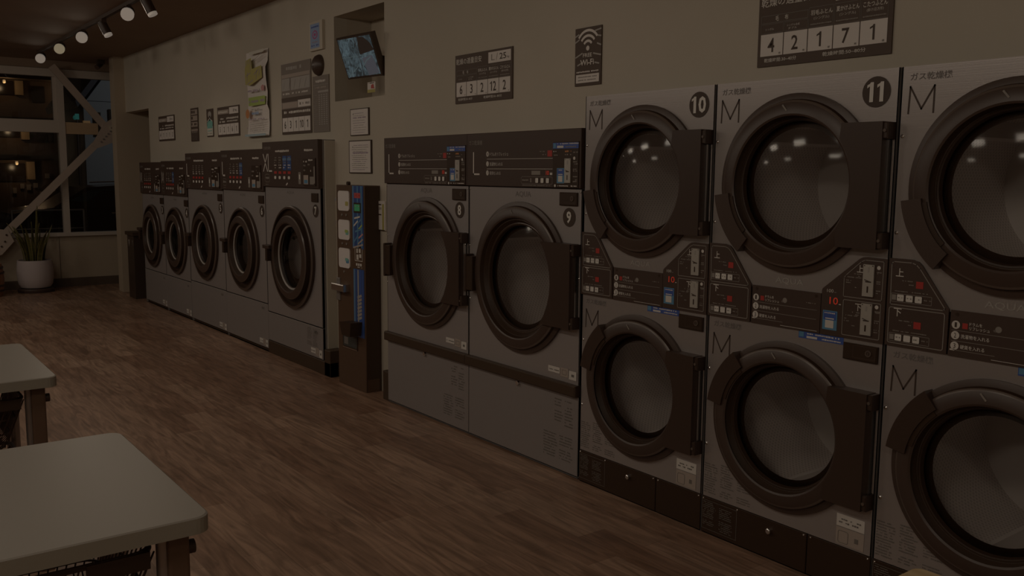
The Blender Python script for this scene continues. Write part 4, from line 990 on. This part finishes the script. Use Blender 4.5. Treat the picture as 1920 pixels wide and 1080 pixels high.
def make_cart(x, y, label):
    t = thing('laundry_cart', label, 'laundry cart', (x, y, 0), 'wire laundry carts under the tables')
    for sx, sy in ((-.21, -.30), (.21, -.30), (-.21, .30), (.21, .30)):
        b = MB(); b.tube([(sx, sy, .09), (sx, sy, .70)], .019, 'grey_tube', 12); b.build('post', t)
        b = MB(); b.tube([(sx-.012, sy, .035), (sx+.012, sy, .035)], .035, 'black_plastic', 16); b.box(sx-.018, sx+.018, sy-.015, sy+.015, .035, .09, 'black_plastic'); b.build('caster', t)
    for z1, z0 in ((.66, .47), (.40, .20)):
        b = MB(); X, Yy = .20, .28; x2, y2 = .15, .22
        def loop(a, c, z, r, rad=.05):
            pts = [(p[0], p[1], z) for p in rr(-a, -c, a, c, rad, 4)]; pts.append(pts[0]); b.tube(pts, r, 'black_wire', 6)
        loop(X, Yy, z1, .007); loop(X-.02, Yy-.02, (z1*.6+z0*.4), .003); loop(X-.035, Yy-.04, (z1*.3+z0*.7), .003); loop(x2, y2, z0, .004)
        nx, ny = 15, 22
        for i in range(ny+1):
            yy = -Yy+2*Yy*i/ny; yb = yy*y2/Yy
            b.tube([(X, yy, z1), (x2+.01, yb, z0+.03), (x2-.02, yb, z0), (-x2+.02, yb, z0), (-x2-.01, yb, z0+.03), (-X, yy, z1)], .0022, 'black_wire', 5)
        for i in range(nx+1):
            xx = -X+2*X*i/nx; xb = xx*x2/X
            b.tube([(xx, Yy, z1), (xb, y2+.01, z0+.03), (xb, y2-.02, z0), (xb, -y2+.02, z0), (xb, -y2-.01, z0+.03), (xx, -Yy, z1)], .0022, 'black_wire', 5)
        for i in range(5): 
            b.tube([(-X, -Yy+.1+i*.1, z1), (X-.05, -Yy+.15+i*.1, z0+.05)], .0026, 'black_wire', 5) if False else None
        b.box(X-.004, X+.008, Yy-.14, Yy-.01, z1-.035, z1+.004, 'black_wire')
        b.build('wire_basket', t)
    return t
make_cart(-2.21, .245, 'black wire laundry cart tucked under the foreground white table')
make_cart(-3.88, .245, 'black wire laundry cart tucked under the second white table')
make_cart(-3.88, -.50, 'black wire laundry cart under the far part of the second table')
t = thing('pine_table', 'light pine wood table corner poking in at the bottom right edge', 'table', (-.862, 1.64, 0))
b = MB(); rbox(b, 0, .62, -.62, 0, .722, .75, .02, 'pine_wood'); b.build('tabletop', t)
for sx, sy in ((.06, -.06), (.56, -.06), (.06, -.56), (.56, -.56)):
    b = MB(); rbox(b, sx-.02, sx+.02, sy-.02, sy+.02, 0, .722, .004, 'pine_wood'); b.build('leg', t)

# ------------------------------------------------------------------ bin, plant, barrel, dark object
t = thing('tall_trash_bin', 'tall black trash bin with small white triangle marks left of washer 3', 'trash bin', (-11.19, 2.90, 0))
b = MB(); b.prism_z([(-.14, -.09), (.14, -.09), (.14, .13), (-.14, .13)], 0, .745, 'trash_black')
b.poly([(-.10, .69), (-.02, .69), (-.06, .60)], -.0915, 'print_grey'); b.poly([(.07, .69), (.11, .69), (.095, .61)], -.0915, 'print_faint'); b.build('body', t)
b = MB(); b.prism_z([(-.16, -.11), (.18, -.11), (.18, .14), (-.16, .14)], .745, .785, 'black_plinth'); b.build('lid', t)
b = MB(); b.lathe(0, 0, [(.12, 0), (.12, .03), (.10, .05), (.0001, .055)], 'gasket', k=24)
o = b.build('wall_hung_disc', None, (-10.95, 3.06, 1.36)); o.scale = (.8, 1, 1.15); tag(o, 'dark rounded object hanging at the left side of washer 3', 'wall fixture')
b = MB(); b.box(-10.86, -10.822, T+.001, 3.79, 0, H, 'lower_and_shaded_wall'); struct(b.build('wall_passage_right'))

t = thing('potted_snake_plant', 'snake plant with upright striped leaves in a white pot under the window', 'potted plant', (-12.42, 1.985, 0))
b = MB(); b.lathe_z(0, 0, [(.0001, .0), (.20, .0), (.205, .03), (.19, .05), (.0001, .05)], 'dark_saucer'); b.build('saucer', t)
b = MB(); b.lathe_z(0, 0, [(.12, .05), (.165, .06), (.19, .10), (.203, .18), (.205, .27), (.197, .36), (.192, .395), (.182, .395), (.185, .34), (.0001, .34)], 'pot_white'); b.build('pot', t)
b = MB(); b.lathe_z(0, 0, [(.184, .35), (.0001, .352)], 'soil'); b.build('soil', t)
rd = random.Random(4)
for i in range(26):
    a = rd.uniform(0, 2*PI); r0 = rd.uniform(.02, .12); ht = rd.uniform(.30, .52) if i else .72
    if i == 1: ht = .66
    lean = rd.uniform(.04, .22) if i > 1 else .03
    b = MB(); bx, by = r0*math.cos(a), r0*math.sin(a); th = rd.uniform(0, PI); wdt = rd.uniform(.018, .028); k = 9
    for e_, m_ in ((1.0, 'leaf_edge'), (.72, 'leaf')):
        vs = []
        for j in range(k+1):
            s_ = j/k; ww = wdt*e_*(math.sin(PI*(.22+.78*s_))**.7 if s_ < .999 else .02); tw = th+.8*s_
            px, py, pz = bx+math.cos(a)*lean*s_*s_, by+math.sin(a)*lean*s_*s_, .34+ht*s_
            nx, ny = math.cos(tw), math.sin(tw); off = .0 if e_ == 1.0 else .002
            for sgn in ((-1, 0, 1)): vs.append((px+nx*ww*sgn-ny*(.006*(1-abs(sgn))+off), py+ny*ww*sgn+nx*(.006*(1-abs(sgn))+off), pz))
            for sgn in ((1, 0, -1)): vs.append((px+nx*ww*sgn+ny*(.001*(1-abs(sgn))+off), py+ny*ww*sgn-nx*(.001*(1-abs(sgn))+off), pz))
        b.add(vs, [(j*6+q, j*6+(q+1) % 6, (j+1)*6+(q+1) % 6, (j+1)*6+q) for j in range(k) for q in range(6)], m_, True)
    b.build('leaf', t)
t = thing('wooden_barrel', 'small reddish wooden barrel with dark hoops at the left edge by the wall', 'barrel', (-12.25, 1.42, 0))
b = MB(); b.lathe_z(0, 0, [(.0001, .0), (.175, .0), (.195, .10), (.203, .2), (.195, .3), (.18, .385), (.165, .385), (.165, .36), (.0001, .36)], 'barrel_wood'); b.build('body', t)
for z, r_ in ((.06, .192), (.12, .2), (.27, .202), (.33, .193)):
    b = MB(); b.lathe_z(0, 0, [(r_-.004, z), (r_+.004, z), (r_+.003, z+.022), (r_-.006, z+.022)], 'dark_saucer'); b.build('hoop', t)

# ------------------------------------------------------------------ outside
b = MB(); b.add([(-60, -20, -.05), (XB-.1, -20, -.05), (XB-.1, 30, -.05), (-60, 30, -.05)], [(0, 1, 2, 3)], 'asphalt'); struct(b.build('ground'))
# grey-blue gabled house
t = thing('gabled_house', 'pale blue grey gabled house seen through the upper right window pane', 'house', (-22, 6.2, 0))
def at(o_): o_.location = -Vector(t.location); return o_
b = MB(); b.prism_x([(4.66, -.05), (4.66, 2.95), (5.9, 4.65), (7.2, 2.95), (7.2, -.05)], -25, -22, 'house_wall'); b.box(-22.01, -21.99, 4.66, 7.2, 3.02, 3.03, 'roof_dark'); at(b.build('walls', t))
b = MB(); b.prism_x([(4.50, 2.86), (5.9, 4.78), (7.36, 2.86), (7.36, 3.02), (5.9, 4.96), (4.46, 3.0)], -25.2, -21.8, 'roof_dark'); at(b.build('roof', t))
for (y0, y1, z0, z1) in ((4.86, 5.0, 2.25, 2.78), (5.17, 5.22, 2.3, 2.86)):
    b = MB(); b.box(-21.99, -21.96, y0, y1, z0, z1, 'window_black'); at(b.build('window', t))
# dark two storey shop building
t = thing('shop_building', 'dark shop building with warm lit columns and ledges across the street', 'building', (-26, 3.5, 0))
b = MB(); b.box(-30, -26, -6, 5.0, -.05, 6.2, 'shop_wall'); at(b.build('walls', t))
for z0, z1 in ((3.72, 3.86), (2.62, 2.78), (1.72, 1.86)):
    b = MB(); b.box(-26, -25.4, -6, 5.6 if z0 > 3 else 4.9, z0, z1, 'shop_beam'); at(b.build('ledge', t))
for y, z0, z1 in ((4.02, 3.35, 3.7), (4.10, 2.25, 2.6), (4.18, 1.25, 1.7), (2.6, 3.35, 3.7), (2.6, 2.25, 2.6), (2.6, 1.25, 1.7)):
    b = MB(); b.box(-26, -25.85, y-.1, y+.08, z0, z1, 'shop_column'); at(b.build('column', t))
for y0, y1, z0, z1 in ((3.4, 3.9, 3.35, 3.68), (4.3, 4.6, 3.2, 3.6), (3.4, 3.98, 2.3, 2.58), (4.35, 4.75, 2.2, 2.6), (3.3, 4.05, 1.2, 1.65)):
    b = MB(); b.box(-26, -25.96, y0, y1, z0, z1, 'window_black'); at(b.build('window', t))
for i, (y, z) in enumerate(((3.65, 3.98-.3), (3.78, 2.60), (5.0, 3.66), (3.82, 1.70))):
    b = MB(); b.lathe_z(-25.6, y, [(.0001, z-.09), (.03, z-.08), (.04, z-.05), (.03, z)], 'outside_lamp', 12); at(b.build('eave_lamp', t))
    L = bpy.data.lights.new('eave_lamp_light', 'POINT'); L.energy = .9; L.color = (1, .68, .38); L.shadow_soft_size = .05
    lo = bpy.data.objects.new('eave_lamp_light', L); COL.objects.link(lo); lo.location = (-25.5, y, z-.15)
# posters in the shop front
PY = [(3.92, 1.02, .09, .12), (4.06, .98, .1, .14), (4.22, 1.04, .1, .12), (4.50, 1.28, .1, .12), (3.75, .90, .08, .14), (4.62, .95, .1, .16), (4.85, .92, .12, .18), (4.36, .80, .08, .14)]
for i, (y, z, ww, hh) in enumerate(PY):
    b = MB(); b.box(-25.96, -25.93, y, y+ww, z, z+hh, 'poster_pale'); o = b.build('shop_front_poster'); tag(o, 'small pale notice hung on the shop front across the street', 'poster', 'pale notices on the shop front outside')
# dark car
t = thing('parked_car', 'dark parked car with faint highlights outside the right lower pane', 'car', (-18.2, 4.2, -.05))
prof = [(-1.9, .28), (-1.95, .62), (-1.75, .80), (-1.05, .90), (-.52, 1.24), (.35, 1.30), (1.1, 1.16), (1.7, .92), (2.15, .86), (2.25, .55), (2.2, .28)]
b = MB(); k = len(prof); rows = [(-.85, 1.), (-.80, 1.), (-.6, 1.)]
vs = []; 
for xx, ins in ((.86, 0), (.88, .0), (.70, 1), (-.70, 1), (-.88, 0), (-.86, 0)):
    for (y, z) in prof:
        zz = z if ins or z <= .9 else .9+(z-.9)*.0
        vs.append((xx, y, zz))
b.add(vs, [(r_*k+i, r_*k+(i+1), (r_+1)*k+(i+1), (r_+1)*k+i) for r_ in range(5) for i in range(k-1)]+[tuple(range(k)), tuple(range(6*k-1, 5*k-1, -1))], 'car_black', True); b.build('body', t)
b = MB(); b.add([(.865, -.98, .92), (.865, 1.45, .94), (.73, 1.05, 1.14), (.73, .3, 1.26), (.73, -.45, 1.2)], [(0, 1, 2, 3, 4)], 'car_glass'); b.build('side_window', t)
for y in (-1.2, 1.35):
    b = MB(); b.tube([(.70, y, .31), (.90, y, .31)], .31, 'tyre', 24); b.build('wheel', t)
b = MB(); b.box(.88, .90, -.15, .02, .78, .80, 'chrome'); b.build('door_handle', t)
b = MB(); b.tube([(.2, -.35, 1.325), (.2, .2, 1.345), (.2, .9, 1.26)], .012, 'chrome', 6); b.build('roof_rail', t)
# railing
t = thing('metal_railing', 'thin pale metal railing outside behind the potted plant', 'railing', (-14.2, 2.0, -.05))
b = MB(); b.tube([(0, .02, .0), (0, .02, .98), (0, .94, .98)], .014, 'rail_metal'); b.tube([(0, .02, .72), (0, .94, .72)], .008, 'rail_metal'); b.tube([(0, .94, 0), (0, .94, .98)], .014, 'rail_metal'); b.build('rail', t)
t = thing('street_sign', 'small green lit signal and orange lantern across the street', 'signal', (-21.5, 4.41, 0))
b = MB(); b.tube([(0, .0, -.05), (0, 0, 2.7)], .02, 'black_plastic'); b.build('pole', t)
b = MB(); b.lathe(0, 2.62, [(.05, 0), (.045, .03), (.0001, .05)], 'signal_green', k=16, y0=-.03); b.box(.02, .04, -.04, .04, 2.58, 2.70, 'signal_green'); b.build('green_lamp', t)
b = MB(); b.box(-.04, .04, .12, .26, 2.36, 2.56, 'lantern'); b.build('lantern', t)
# unseen fill light, added to brighten the house
L = bpy.data.lights.new('house_fill_light', 'POINT'); L.energy = 60; L.color = (.95, .97, 1.); L.shadow_soft_size = .3
lo = bpy.data.objects.new('house_fill_light', L); COL.objects.link(lo); lo.location = (-18.5, 7.5, 4.2)

# notices on the opposite wall (mirrored in the dryer glass)
for i, (x, z, ww, hh, lb) in enumerate(((-3.0, 1.3, .5, .7, 'large pale notice left on the wall facing the dryers'), (-2.0, 1.35, .45, .6, 'pale notice in the middle of the wall facing the dryers'), (-1.1, 1.3, .6, .7, 'wide pale notice right on the wall facing the dryers'))):
    b = MB(); b.box(0, ww, 0, .01, 0, hh, 'paper'); b.rect(.05, hh*.6, ww-.05, hh*.85, .0108, 'logo_grey'); o = b.build('wall_notice', None, (x, -3.499, z)); tag(o, lb, 'notice')
